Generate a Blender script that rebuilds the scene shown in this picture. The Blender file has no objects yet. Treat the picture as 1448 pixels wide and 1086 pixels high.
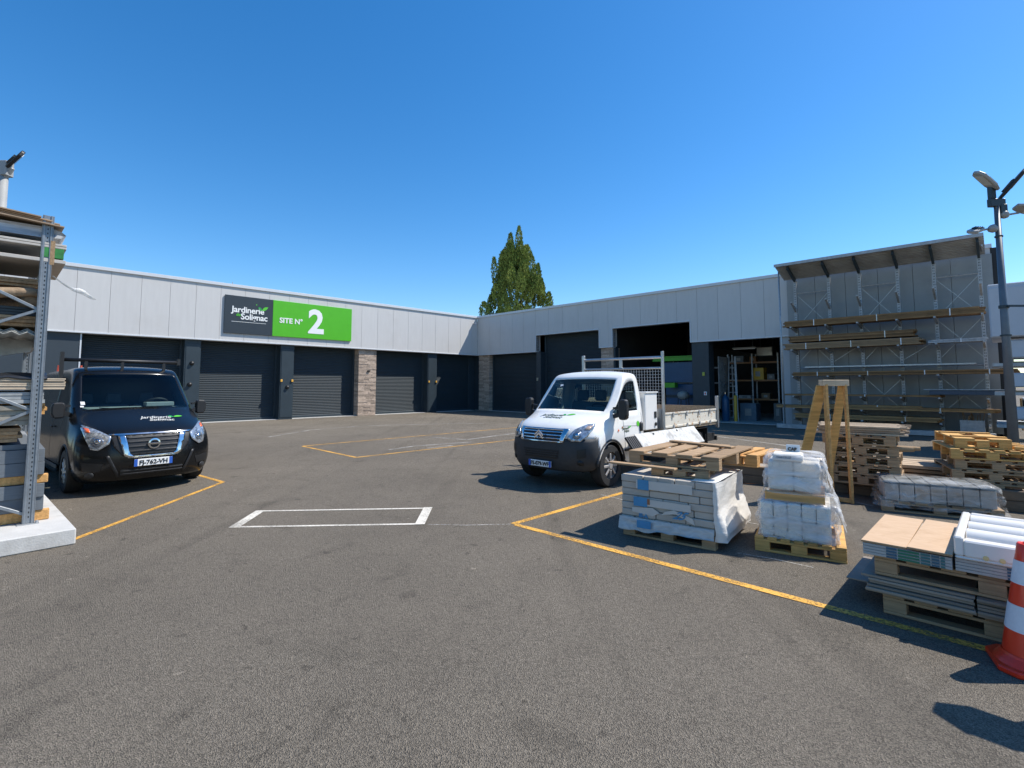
import bpy, bmesh, math, random
from mathutils import Vector, Matrix, noise
from mathutils.bvhtree import BVHTree
R = math.radians
random.seed(7)
S = bpy.context.scene
COL = S.collection
# ------------------------------------------------------------ camera
FPX, CX, CY, HC = 712.0, 724.0, 493.0, 1.7
TILT = math.atan(52.3 / 712)
cd = bpy.data.cameras.new('camera'); cam = bpy.data.objects.new('camera', cd); COL.objects.link(cam)
cam.location = (0, 0, HC); cam.rotation_euler = (R(90) + TILT, 0, 0)
cd.sensor_width = 36; cd.lens = FPX / 1448 * 36; cd.shift_y = -50 / 1448
cd.clip_start = .05; cd.clip_end = 3000
S.camera = cam
# ------------------------------------------------------------ sky, sun, exposure
SUN_AZ, SUN_EL = R(10), R(53)      # azimuth measured from +x towards +y
w = bpy.data.worlds.new('World'); S.world = w; w.use_nodes = True
nt = w.node_tree; bg = nt.nodes['Background']
sky = nt.nodes.new('ShaderNodeTexSky'); sky.sky_type = 'NISHITA'; sky.sun_disc = False
sky.sun_elevation = SUN_EL; sky.sun_rotation = R(90) - SUN_AZ
sky.air_density = 1.0; sky.dust_density = 0.25; sky.ozone_density = 3.5; sky.altitude = 0
hsv = nt.nodes.new('ShaderNodeHueSaturation'); hsv.inputs['Saturation'].default_value = 1.33; hsv.inputs['Value'].default_value = 1.47
nt.links.new(sky.outputs[0], hsv.inputs['Color']); nt.links.new(hsv.outputs[0], bg.inputs[0]); bg.inputs[1].default_value = .102
sd = bpy.data.lights.new('sun', 'SUN'); sd.energy = 5.0; sd.angle = R(.5); sd.color = (1, .955, .88)
sun = bpy.data.objects.new('sun', sd); COL.objects.link(sun)
sdir = Vector((math.cos(SUN_EL) * math.cos(SUN_AZ), math.cos(SUN_EL) * math.sin(SUN_AZ), math.sin(SUN_EL)))
sun.rotation_euler = sdir.to_track_quat('Z', 'Y').to_euler(); sun.location = sdir * 60
S.view_settings.view_transform = 'Standard'; S.view_settings.look = 'None'
S.view_settings.exposure = 0.35; S.view_settings.gamma = 1.0; S.view_settings.use_curve_mapping = False
S.cycles.max_bounces = 8; S.cycles.transparent_max_bounces = 16

# ------------------------------------------------------------ frames and measuring helpers
U = Vector((.695, .719, 0)); V = Vector((.719, -.695, 0)); C0 = Vector((-2.4, 34.8, 0))
RV = math.atan2(V.y, V.x)            # turns local X onto V, local Y onto U
_c, _s = math.cos(TILT), math.sin(TILT)
def ray(px, py): return Vector((px - CX, FPX * _c + (py - CY) * _s, FPX * _s - (py - CY) * _c))
def gp(px, py, z=0.0):
    r = ray(px, py); return Vector((0, 0, HC)) + r * ((z - HC) / r.z)
def W(s, t, z=0.0): return C0 - U * s + V * t + Vector((0, 0, z))

# ------------------------------------------------------------ materials
MATS = {}
def mat(name, col, rough=.6, var=.12, scale=6.0, metal=0.0, bump=0.0, bscale=40.0, coat=0.0, stretch=(1, 1, 1), island=0.0, spec=.5, col2=None, detail=6, stain=None, sscale=1.3, samt=.5, slo=.52, shi=.66):
    if name in MATS: return MATS[name]
    m = bpy.data.materials.new(name); m.use_nodes = True; n = m.node_tree.nodes; l = m.node_tree.links
    b = n['Principled BSDF']; b.inputs['Roughness'].default_value = rough; b.inputs['Metallic'].default_value = metal
    b.inputs['Specular IOR Level'].default_value = spec
    b.inputs['Coat Weight'].default_value = coat; b.inputs['Coat Roughness'].default_value = .05
    tc = n.new('ShaderNodeTexCoord'); mp = n.new('ShaderNodeMapping'); mp.inputs['Scale'].default_value = stretch
    l.new(tc.outputs['Object'], mp.inputs[0])
    nz = n.new('ShaderNodeTexNoise'); nz.inputs['Scale'].default_value = scale; nz.inputs['Detail'].default_value = detail; nz.inputs['Roughness'].default_value = .62
    l.new(mp.outputs[0], nz.inputs[0])
    mr = n.new('ShaderNodeMapRange'); mr.inputs[1].default_value = .3; mr.inputs[2].default_value = .7
    l.new(nz.outputs[0], mr.inputs[0])
    mx = n.new('ShaderNodeMix'); mx.data_type = 'RGBA'
    c2 = col2 if col2 else tuple(min(1, c * (1 + var)) for c in col)
    c1 = col if col2 else tuple(c * (1 - var) for c in col)
    mx.inputs[6].default_value = (*c1, 1); mx.inputs[7].default_value = (*c2, 1)
    l.new(mr.outputs[0], mx.inputs[0]); out = mx.outputs[2]
    if island:
        g = n.new('ShaderNodeNewGeometry'); m2 = n.new('ShaderNodeMapRange'); m2.inputs[3].default_value = 1 - island; m2.inputs[4].default_value = 1 + island
        l.new(g.outputs['Random Per Island'], m2.inputs[0])
        hs = n.new('ShaderNodeHueSaturation'); l.new(m2.outputs[0], hs.inputs['Value']); l.new(out, hs.inputs['Color']); out = hs.outputs[0]
    if stain:
        sn = n.new('ShaderNodeTexNoise'); sn.inputs['Scale'].default_value = sscale; sn.inputs['Detail'].default_value = 7; sn.inputs['Roughness'].default_value = .7
        l.new(tc.outputs['Object'], sn.inputs[0])
        sr = n.new('ShaderNodeMapRange'); sr.inputs[1].default_value = slo; sr.inputs[2].default_value = shi; sr.inputs[4].default_value = samt
        l.new(sn.outputs[0], sr.inputs[0]); sm = n.new('ShaderNodeMix'); sm.data_type = 'RGBA'
        l.new(sr.outputs[0], sm.inputs[0]); l.new(out, sm.inputs[6]); sm.inputs[7].default_value = (*stain, 1); out = sm.outputs[2]
    l.new(out, b.inputs['Base Color'])
    if bump:
        bn = n.new('ShaderNodeTexNoise'); bn.inputs['Scale'].default_value = bscale; bn.inputs['Detail'].default_value = 8
        l.new(mp.outputs[0], bn.inputs[0]); bp = n.new('ShaderNodeBump'); bp.inputs['Strength'].default_value = bump; bp.inputs['Distance'].default_value = .02
        l.new(bn.outputs[0], bp.inputs['Height']); l.new(bp.outputs[0], b.inputs['Normal'])
    MATS[name] = m; return m
def wood(name, col, dark=.55, island=.22, rough=.75, axis=0):
    st = [14, 14, 14]; st[axis] = .9
    return mat(name, tuple(c * dark for c in col), rough, col2=col, scale=2.2, stretch=tuple(st), bump=.25, bscale=6, island=island, stain=tuple(c * .45 for c in col), sscale=2.5, samt=.35, spec=.25)
def glass_mat(name, tint, gloss=.9, rough=.02):
    if name in MATS: return MATS[name]
    m = bpy.data.materials.new(name); m.use_nodes = True; n = m.node_tree.nodes; l = m.node_tree.links
    n.remove(n['Principled BSDF']); o = n['Material Output']
    tr = n.new('ShaderNodeBsdfTransparent'); tr.inputs[0].default_value = (*tint, 1)
    gl = n.new('ShaderNodeBsdfGlossy'); gl.inputs['Roughness'].default_value = rough; gl.inputs['Color'].default_value = (gloss, gloss, gloss, 1)
    fr = n.new('ShaderNodeFresnel'); fr.inputs[0].default_value = 1.42
    mx = n.new('ShaderNodeMixShader'); l.new(fr.outputs[0], mx.inputs[0]); l.new(tr.outputs[0], mx.inputs[1]); l.new(gl.outputs[0], mx.inputs[2])
    l.new(mx.outputs[0], o.inputs[0]); MATS[name] = m; return m
def film_mat(name, col=(.80, .76, .68), lo=.12, hi=.85, scale=5):
    m = bpy.data.materials.new(name); m.use_nodes = True; n = m.node_tree.nodes; l = m.node_tree.links
    b = n['Principled BSDF']; b.inputs['Base Color'].default_value = (*col, 1); b.inputs['Roughness'].default_value = .22
    tc = n.new('ShaderNodeTexCoord'); mp = n.new('ShaderNodeMapping'); mp.inputs['Rotation'].default_value = (.5, .6, .3); mp.inputs['Scale'].default_value = (1, 1, 3.0)
    l.new(tc.outputs['Object'], mp.inputs[0])
    nz = n.new('ShaderNodeTexNoise'); nz.inputs['Scale'].default_value = scale; nz.inputs['Detail'].default_value = 5; nz.inputs['Distortion'].default_value = 1.5
    l.new(mp.outputs[0], nz.inputs[0])
    mr = n.new('ShaderNodeMapRange'); mr.inputs[1].default_value = .35; mr.inputs[2].default_value = .68; mr.inputs[3].default_value = lo; mr.inputs[4].default_value = hi
    l.new(nz.outputs[0], mr.inputs[0]); l.new(mr.outputs[0], b.inputs['Alpha'])
    bp = n.new('ShaderNodeBump'); bp.inputs['Strength'].default_value = .5; bp.inputs['Distance'].default_value = .025
    l.new(nz.outputs[0], bp.inputs['Height']); l.new(bp.outputs[0], b.inputs['Normal'])
    MATS[name] = m; return m

M_steel = mat('galvanised', (.44, .45, .45), .42, .18, 14, metal=.6, bump=.03)
M_steel2 = mat('galvanised_dull', (.38, .39, .395), .55, .2, 9, metal=.45, bump=.05)
M_dark = mat('anthracite', (.024, .038, .048), .5, .12, 3)
M_door = mat('shutter_anthracite', (.013, .025, .033), .6, .1, 2, metal=.0)
M_black = mat('black_plastic', (.012, .012, .013), .5, .2, 20, bump=.04, bscale=120)
M_bump = mat('grey_plastic', (.030, .031, .033), .58, .15, 20, bump=.05, bscale=150)
M_rubber = mat('rubber', (.016, .016, .016), .8, .3, 18, bump=.1)
M_white = mat('white_paint', (.80, .785, .75), .35, .025, 5, coat=.5, stain=(.55, .52, .46), sscale=2.2, samt=.25)
M_blackp = mat('black_paint', (.005, .0055, .006), .22, .1, 3, coat=.12, spec=.35)
M_chrome = mat('chrome', (.62, .64, .66), .12, .03, 8, metal=1)
M_alu = mat('aluminium', (.44, .45, .45), .38, .1, 9, metal=.85)
M_head = mat('headlamp_lens', (.36, .39, .42), .10, .75, 22, metal=.55, coat=1)
M_headd = mat('headlamp_bowl', (.20, .22, .25), .1, .5, 20, metal=.6, coat=1)
M_orange = mat('orange_lens', (.75, .12, .02), .2, .1, 10, coat=1)
M_plate = mat('plate_white', (.78, .78, .76), .4, .03, 8)
M_plblue = mat('plate_blue', (.02, .10, .45), .4, .05, 8)
M_ink = mat('black_ink', (.01, .01, .01), .5, .02, 8)
M_inkw = mat('white_ink', (.82, .82, .80), .5, .02, 8)
M_green = mat('sign_green', (.082, .44, .008), .4, .04, 3)
M_green2 = mat('leaf_green', (.10, .50, .03), .4, .1, 8)
M_green3 = mat('leaf_green_dark', (.02, .30, .06), .4, .1, 8)
M_glass = glass_mat('window_glass', (.42, .50, .50))
M_glassd = glass_mat('window_glass_dark', (.20, .26, .27))
M_pine = wood('pine', (.66, .36, .13))
M_pineY = wood('pine_yellow', (.68, .385, .125))
M_greyw = wood('weathered_wood', (.40, .265, .15), island=.3)
M_deck = wood('decking_brown', (.30, .17, .075), island=.3)
M_brownw = wood('old_sleeper', (.17, .125, .085), island=.2)
M_ply = mat('plywood', (.50, .32, .175), .6, .08, 3.5, stretch=(2, 9, 1), stain=(.44, .27, .14), sscale=2.6, samt=.85, col2=(.60, .41, .25))
M_conc = mat('concrete', (.50, .485, .455), .85, .08, 4, bump=.15, bscale=60, stain=(.34, .32, .29), sscale=1.6, samt=.6)
M_concb = mat('sawn_block', (.42, .405, .385), .85, .06, 6, bump=.1, island=.1)
M_whtile = mat('white_block', (.74, .69, .60), .6, .05, 5, island=.08)
M_slate = mat('slate_board', (.115, .13, .145), .6, .12, 5, stretch=(1, 1, 12), island=.1)
M_red = mat('safety_red', (.80, .035, .008), .35, .06, 5, coat=.2, bump=.02)
M_refl = mat('reflective_white', (.72, .70, .72), .4, .06, 40)
M_pole = mat('painted_pole', (.12, .14, .16), .45, .12, 5, metal=.3)
M_lampg = mat('lamp_grey', (.30, .30, .29), .45, .08, 5)

# ------------------------------------------------------------ mesh builder
class MB:
    def __init__(s): s.v = []; s.f = []; s.mi = []
    def add(s, vs, fs, mi=0, M=None):
        o = len(s.v)
        for p in vs:
            p = Vector(p)
            s.v.append(M @ p if M is not None else p)
        for f in fs: s.f.append([o + i for i in f]); s.mi.append(mi)
        return s
    def box(s, x0, x1, y0, y1, z0, z1, mi=0, M=None):
        return s.add([(x0, y0, z0), (x1, y0, z0), (x1, y1, z0), (x0, y1, z0), (x0, y0, z1), (x1, y0, z1), (x1, y1, z1), (x0, y1, z1)],
                     [(0, 3, 2, 1), (4, 5, 6, 7), (0, 1, 5, 4), (1, 2, 6, 5), (2, 3, 7, 6), (3, 0, 4, 7)], mi, M)
    def beam(s, a, b, w, h, mi=0, up=(0, 0, 1)):
        a = Vector(a); b = Vector(b); d = b - a; L = d.length; d.normalize(); up = Vector(up)
        if abs(d.dot(up)) > .98: up = Vector((1, 0, 0))
        y = up.cross(d).normalized(); z = d.cross(y)
        M = Matrix((d, y, z)).transposed().to_4x4(); M.translation = a
        return s.box(0, L, -w / 2, w / 2, -h / 2, h / 2, mi, M)
    def cyl(s, a, b, r0, r1=None, n=14, mi=0, caps=True):
        r1 = r0 if r1 is None else r1; a = Vector(a); b = Vector(b); d = (b - a).normalized()
        up = Vector((0, 0, 1)) if abs(d.z) < .9 else Vector((1, 0, 0)); x = up.cross(d).normalized(); y = d.cross(x)
        vs = []
        for c, r in ((a, r0), (b, r1)):
            for i in range(n):
                t = 2 * math.pi * i / n; vs.append(c + x * (r * math.cos(t)) + y * (r * math.sin(t)))
        fs = [(i, (i + 1) % n, n + (i + 1) % n, n + i) for i in range(n)]
        if caps: fs += [tuple(range(n - 1, -1, -1)), tuple(range(n, 2 * n))]
        return s.add(vs, fs, mi)
    def tube(s, pts, r, n=8, mi=0):
        pts = [Vector(p) for p in pts]; rs = r if isinstance(r, (list, tuple)) else [r] * len(pts)
        prev = None; vs = []
        for i, p in enumerate(pts):
            d = (pts[min(i + 1, len(pts) - 1)] - pts[max(i - 1, 0)]).normalized()
            if prev is None:
                up = Vector((0, 0, 1)) if abs(d.z) < .9 else Vector((1, 0, 0)); x = up.cross(d).normalized()
            else: x = (prev - d * prev.dot(d)).normalized()
            prev = x; y = d.cross(x)
            for k in range(n):
                t = 2 * math.pi * k / n; vs.append(p + (x * math.cos(t) + y * math.sin(t)) * rs[i])
        m = len(pts); fs = []
        for i in range(m - 1):
            for k in range(n): fs.append((i * n + k, i * n + (k + 1) % n, (i + 1) * n + (k + 1) % n, (i + 1) * n + k))
        fs += [tuple(range(n - 1, -1, -1)), tuple(range((m - 1) * n, m * n))]
        return s.add(vs, fs, mi)
    def lathe(s, prof, axis=(0, 0, 1), at=(0, 0, 0), n=28, mi=0):
        ax = Vector(axis).normalized(); up = Vector((0, 0, 1)) if abs(ax.z) < .9 else Vector((1, 0, 0)); x = up.cross(ax).normalized(); y = ax.cross(x); at = Vector(at)
        vs = []
        for r, h in prof:
            for k in range(n):
                t = 2 * math.pi * k / n; vs.append(at + ax * h + (x * math.cos(t) + y * math.sin(t)) * r)
        fs = []
        for i in range(len(prof) - 1):
            for k in range(n): fs.append((i * n + k, i * n + (k + 1) % n, (i + 1) * n + (k + 1) % n, (i + 1) * n + k))
        return s.add(vs, fs, mi)
    def prism(s, pts, d, mi=0, M=None):     # outline in xy, extruded by d along z
        n = len(pts); a = sum(pts[i][0] * pts[(i + 1) % n][1] - pts[(i + 1) % n][0] * pts[i][1] for i in range(n))
        if a < 0: pts = pts[::-1]
        vs = [(p[0], p[1], 0) for p in pts] + [(p[0], p[1], d) for p in pts]
        return s.add(vs, [tuple(range(n - 1, -1, -1)), tuple(range(n, 2 * n))] + [(i, (i + 1) % n, n + (i + 1) % n, n + i) for i in range(n)], mi, M)
    def build(s, name, mats, parent=None, smooth=False, bevel=0, loc=None, rz=None, auto=None):
        me = bpy.data.meshes.new(name); me.from_pydata([tuple(v) for v in s.v], [], s.f)
        if not isinstance(mats, (list, tuple)): mats = [mats]
        for m in mats: me.materials.append(m)
        for p, i in zip(me.polygons, s.mi): p.material_index = i
        if smooth: me.polygons.foreach_set('use_smooth', [True] * len(me.polygons))
        if auto:
            me.polygons.foreach_set('use_smooth', [True] * len(me.polygons)); me.set_sharp_from_angle(angle=R(auto))
        me.update(); o = bpy.data.objects.new(name, me); COL.objects.link(o)
        if parent: o.parent = parent
        if loc is not None: o.location = loc
        if rz is not None: o.rotation_euler = (0, 0, rz)
        if bevel:
            b = o.modifiers.new('bevel', 'BEVEL'); b.width = bevel; b.segments = 1; b.limit_method = 'ANGLE'
        return o
def tag(o, label=None, cat=None, group=None, kind=None):
    if label: o['label'] = label
    if cat: o['category'] = cat
    if group: o['group'] = group
    if kind: o['kind'] = kind
    return o
def thing(name, label, cat, loc=(0, 0, 0), rz=0.0, group=None, rot=None):
    o = bpy.data.objects.new(name, None); COL.objects.link(o); o.empty_display_size = .2
    o.location = loc; o.rotation_euler = rot if rot else (0, 0, rz); return tag(o, label, cat, group)
def kids(o): return [c for c in COL.objects if c.parent == o]
def dup(root, loc, rz=None, label=None, group=None, rot=None):
    r = root.copy(); COL.objects.link(r); r.location = loc
    if rz is not None: r.rotation_euler = (0, 0, rz)
    if rot is not None: r.rotation_euler = rot
    if label: r['label'] = label
    if group: r['group'] = group
    for ch in kids(root):
        c = ch.copy(); COL.objects.link(c); c.parent = r
        for g in kids(ch):
            d = g.copy(); COL.objects.link(d); d.parent = c
    return r
def text_geo(txt, size, bold=0.0, spacing=1.0, align='LEFT', shear=0.0, extr=.004):
    c = bpy.data.curves.new('txt', 'FONT'); c.body = txt; c.size = size; c.offset = bold; c.space_character = spacing
    c.align_x = align; c.shear = shear; c.extrude = extr; c.resolution_u = 3
    o = bpy.data.objects.new('txt', c); COL.objects.link(o); dg = bpy.context.evaluated_depsgraph_get(); dg.update()
    me = bpy.data.meshes.new_from_object(o.evaluated_get(dg)); vs = [v.co.copy() for v in me.vertices]; fs = [tuple(p.vertices) for p in me.polygons]
    bpy.data.objects.remove(o); bpy.data.curves.remove(c); bpy.data.meshes.remove(me); return vs, fs
def leaf_outline(x, y, L, wd, ang, n=10):
    pts = []
    for i in range(n + 1):
        t = i / n; pts.append((t * L, wd * math.sin(math.pi * t) ** .8))
    for i in range(n - 1, 0, -1):
        t = i / n; pts.append((t * L, -wd * .55 * math.sin(math.pi * t)))
    ca, sa = math.cos(ang), math.sin(ang); return [(x + a * ca - b * sa, y + a * sa + b * ca) for a, b in pts]

# ------------------------------------------------------------ ground and its paint
def ground_mat():
    m = bpy.data.materials.new('asphalt'); m.use_nodes = True; n = m.node_tree.nodes; l = m.node_tree.links
    b = n['Principled BSDF']; b.inputs['Roughness'].default_value = .88; b.inputs['Specular IOR Level'].default_value = .25
    tc = n.new('ShaderNodeTexCoord')
    def nz(sc, det=6, ro=.6, dist=0):
        k = n.new('ShaderNodeTexNoise'); k.inputs['Scale'].default_value = sc; k.inputs['Detail'].default_value = det; k.inputs['Roughness'].default_value = ro; k.inputs['Distortion'].default_value = dist
        l.new(tc.outputs['Object'], k.inputs[0]); return k
    def mr(src, a, b_, c, d):
        k = n.new('ShaderNodeMapRange'); k.inputs[1].default_value = a; k.inputs[2].default_value = b_; k.inputs[3].default_value = c; k.inputs[4].default_value = d; l.new(src, k.inputs[0]); return k.outputs[0]
    def mul(a, b_):
        k = n.new('ShaderNodeMath'); k.operation = 'MULTIPLY'; l.new(a, k.inputs[0]); l.new(b_, k.inputs[1]); return k.outputs[0]
    vo = n.new('ShaderNodeTexVoronoi'); vo.inputs['Scale'].default_value = 165; l.new(tc.outputs['Object'], vo.inputs[0])
    sep = n.new('ShaderNodeSeparateColor'); l.new(vo.outputs['Color'], sep.inputs[0])
    v = mr(sep.outputs[0], 0, 1, .58, 1.46)
    v = mul(v, mr(nz(28, 5, .7).outputs[0], .3, .7, .84, 1.16))
    v = mul(v, mr(nz(.35, 6, .6).outputs[0], .3, .7, .86, 1.12))
    v = mul(v, mr(nz(1.7, 8, .7, .6).outputs[0], .54, .72, 1, .80))
    v = mul(v, mr(nz(.8, 4, .5, 2.5).outputs[0], .60, .72, 1, .78))
    v = mul(v, mr(nz(5.5, 3, .5, .4).outputs[0], .67, .72, 1, .66))
    v = mul(v, mr(nz(6.3, 2, .5, .2).outputs[0], .73, .77, 1, 1.6))
    mt = n.new('ShaderNodeMapping'); mt.inputs['Rotation'].default_value = (0, 0, R(-46)); mt.inputs['Scale'].default_value = (1.6, .07, 1); l.new(tc.outputs['Object'], mt.inputs[0])
    tk = n.new('ShaderNodeTexNoise'); tk.inputs['Scale'].default_value = 1.5; tk.inputs['Detail'].default_value = 3; l.new(mt.outputs[0], tk.inputs[0]); v = mul(v, mr(tk.outputs[0], .55, .70, 1, .86))
    v = mul(v, mr(nz(.12, 3).outputs[0], .35, .65, .93, 1.07))
    # hairline cracks
    wv = n.new('ShaderNodeTexVoronoi'); wv.feature = 'DISTANCE_TO_EDGE'; wv.inputs['Scale'].default_value = .16
    dn = nz(1.2, 5); va = n.new('ShaderNodeVectorMath'); va.operation = 'MULTIPLY_ADD'; va.inputs[1].default_value = (1.2, 1.2, 1.2)
    l.new(dn.outputs['Color'], va.inputs[0]); l.new(tc.outputs['Object'], va.inputs[2]); l.new(va.outputs[0], wv.inputs[0])
    v = mul(v, mr(wv.outputs[0], 0, .0016, .72, 1))
    col = n.new('ShaderNodeMix'); col.data_type = 'RGBA'; col.inputs[6].default_value = (0, 0, 0, 1); col.inputs[7].default_value = (.168, .143, .111, 1)
    l.new(v, col.inputs[0]); col.clamp_factor = False
    l.new(col.outputs[2], b.inputs['Base Color'])
    bp = n.new('ShaderNodeBump'); bp.inputs['Strength'].default_value = .9; bp.inputs['Distance'].default_value = .010
    l.new(vo.outputs['Distance'], bp.inputs['Height']); l.new(bp.outputs[0], b.inputs['Normal'])
    return m
M_asph = ground_mat()
g = MB(); g.box(-400, 400, -60, 900, -.3, 0); tag(g.build('ground', M_asph), kind='structure')

def paint_mat(name, col, wear=.5, lo=.46, hi=.62):
    m = mat(name, col, .7, .06, 12); n = m.node_tree.nodes; l = m.node_tree.links; b = n['Principled BSDF']
    tc = n.new('ShaderNodeTexCoord'); k = n.new('ShaderNodeTexNoise'); k.inputs['Scale'].default_value = 38; k.inputs['Detail'].default_value = 8; k.inputs['Roughness'].default_value = .75
    l.new(tc.outputs['Object'], k.inputs[0]); k2 = n.new('ShaderNodeTexNoise'); k2.inputs['Scale'].default_value = 2.0; l.new(tc.outputs['Object'], k2.inputs[0])
    ad = n.new('ShaderNodeMath'); ad.operation = 'MULTIPLY_ADD'; ad.inputs[1].default_value = .5; l.new(k2.outputs[0], ad.inputs[0]); l.new(k.outputs[0], ad.inputs[2])
    r = n.new('ShaderNodeMapRange'); r.inputs[1].default_value = lo + .25; r.inputs[2].default_value = hi + .25; r.inputs[3].default_value = 1; r.inputs[4].default_value = 1 - wear
    l.new(ad.outputs[0], r.inputs[0]); l.new(r.outputs[0], b.inputs['Alpha']); return m
P_yel = paint_mat('yellow_marking', (.74, .385, .06), .75, .42, .60)
P_yeld = paint_mat('yellow_marking_worn', (.42, .30, .10), .75, .4, .6)
P_wht = paint_mat('white_marking', (.66, .61, .52), .6, .42, .62)
P_whtd = paint_mat('white_marking_faint', (.48, .45, .40), .85, .38, .6)
P_org = paint_mat('orange_marking', (.75, .22, .07), .5)
def strip(mb, pts, wd, z):
    pts = [Vector((p[0], p[1], 0)) for p in pts]
    for a, b in zip(pts, pts[1:]):
        d = (b - a).normalized(); nrm = Vector((-d.y, d.x, 0)) * wd / 2; e = Vector((0, 0, z))
        n_ = max(1, int((b - a).length / 2))
        for i in range(n_):
            p = a.lerp(b, i / n_); q = a.lerp(b, (i + 1) / n_); mb.add([p - nrm + e, q - nrm + e, q + nrm + e, p + nrm + e], [(0, 1, 2, 3)])
def marking(name, polys, wd, m, z=.004):
    b = MB()
    for i, pl in enumerate(polys): strip(b, pl, wd, z + .0012 * (i % 3))
    return tag(b.build(name, m), kind='structure')
y0 = Vector((.01, 6.34, 0))
marking('yellow_marking', [[y0, y0 + U * 7.5], [y0 + V * .05, y0 + V * 6.5]], .09, P_yel)
marking('yellow_marking', [[(-4.85, 5.7), (-5.1, 9.03)], [(-5.1, 9.03), (-6.3, 9.99)]], .075, P_yel)
f0 = Vector((-5.89, 14.32, 0)); f1 = Vector((-3.69, 12.09, 0))
marking('yellow_marking', [[f0, f1], [f1, f1 + U * 8.2], [f0, f0 + U * 13]], .08, P_yel)
marking('white_marking', [[(-3.36, 6.2), (-1.12, 6.34)], [(-3.42, 6.97), (-1.17, 7.13)]], .06, P_wht)
marking('white_marking', [[(-3.33, 6.16), (-3.42, 7.0)], [(-1.13, 6.30), (-1.17, 7.17)]], .12, P_wht, .0075)
marking('faint_marking', [[gp(380, 618), gp(440, 608), gp(520, 602), gp(600, 600), gp(650, 598.5), gp(684, 599)]], .09, P_whtd)
marking('faint_marking', [[gp(550, 636), gp(585, 631), gp(640, 627), gp(668, 625)], [gp(604, 634), gp(640, 630)], [gp(612, 618.5), gp(660, 622), gp(735, 612)]], .09, P_whtd)
marking('faint_marking', [[gp(606, 742), gp(660, 743), gp(722, 741.5)], [gp(850, 700), gp(884, 708)], [gp(1046, 737), gp(1092, 746)], [gp(1040, 782), gp(1090, 790), gp(1150, 803)], [gp(1150, 697), gp(1235, 716)]], .022, P_whtd)
marking('faint_marking', [[gp(935, 613), gp(990, 614), gp(1140, 634)], [gp(840, 606), gp(900, 609)]], .10, P_whtd)
marking('orange_marking', [[gp(1052, 684), gp(1070, 684)]], .10, P_org)
# concrete floor strip under the doors
b = MB(); b.box(-9.6, -.22, -31, -.1, .001, .02); b.box(-.5, 26, .22, 10, .001, .02)
tag(b.build('floor', M_conc, loc=C0, rz=RV), kind='structure')
# ============================================================ warehouse (local X = V, local Y = U)
M_fas = mat('fascia_panel', (.56, .545, .525), .5, .035, 7.0, spec=.35, stretch=(1, 1, .12), stain=(.50, .47, .44), sscale=.5, samt=.35, island=.012)
M_cap = mat('coping', (.60, .61, .62), .45, .03, 3, metal=.1)
M_gap = mat('joint', (.22, .23, .24), .8, .05, 5)
bd = thing('warehouse', 'long L-shaped pale grey warehouse with anthracite roller doors and two open bays', 'building', C0, RV)
FH, FB = 6.5, 3.8
SE_L = [1.53, 2.55, 3.62, 4.66, 5.7, 6.76, 7.82, 8.84, 9.84, 10.9, 11.94, 12.93, 13.9, 15.02, 16.08, 17.08, 18.07, 19.1, 20.13, 21.18, 22.2, 23.2, 24.2, 25.2, 26.2, 27.2, 28.2, 29.2, 30.2]
b = MB(); ed = [.0, .5] + SE_L
for a, c in zip(ed, ed[1:]): b.box(-.08, 0, -c + .004, -a - .004, FB + .03, FH - .14)
b.build('fascia', M_fas, bd, bevel=.003)
b = MB(); b.box(-.44, -.081, -30.2, 0, FB + .02, FH - .02); b.build('fascia_backing', M_gap, bd)
b = MB(); b.box(-.46, .06, -30.2, -.061, FH - .14, FH); b.box(-.45, .025, -30.2, -.026, FB - .03, FB + .03); b.build('coping', M_cap, bd, bevel=.006)
# right wing fascia with the two taller bays cut up into it
cut = [(5.40, 10.04, 4.82), (10.93, 15.28, 4.82)]
SE_R = [.0, 1.24, 2.29, 3.37, 4.36, 5.37, 6.42, 7.51, 8.63, 9.66, 10.65, 11.64, 12.63, 13.6, 14.62, 15.66, 16.65, 17.68, 18.67, 19.65, 20.7, 21.75, 22.8, 23.85, 24.9, 25.9]
b = MB(); bk = MB(); tr = MB()
for a, c in zip(SE_R, SE_R[1:]):
    segs = [a, c]
    for x0, x1, _ in cut:
        for q in (x0, x1):
            if a + .02 < q < c - .02: segs.append(q)
    segs.sort()
    for p, q in zip(segs, segs[1:]):
        mid = (p + q) / 2; z0 = FB + .03
        for x0, x1, zt in cut:
            if x0 < mid < x1: z0 = zt + .03
        if mid > 19.6: z0 = .12
        b.box(p + (.004 if p == a else 0), q - (.004 if q == c else 0), 0, .08, z0, FH - .14)
        bk.box(p, q, .081, .30, z0 - .02, FH - .02)
b.build('fascia', M_fas, bd, bevel=.003); bk.build('fascia_backing', M_gap, bd)
tr.box(-.46, 25.95, -.06, .32, FH - .14, FH)
for x0, x1, z in ((-.45, 5.40, FB), (10.04, 10.93, FB), (15.28, 19.6, FB)): tr.box(x0, x1, -.025, .30, z - .03, z + .03)
for x0, x1, z in cut:
    tr.box(x0, x1, -.025, .30, z - .03, z + .03)
    tr.box(x0 - .05, x0, -.027, .42, FB + .03, z - .03); tr.box(x1, x1 + .05, -.027, .42, FB + .03, z - .03)
tr.build('coping', M_cap, bd, bevel=.006)
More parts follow.
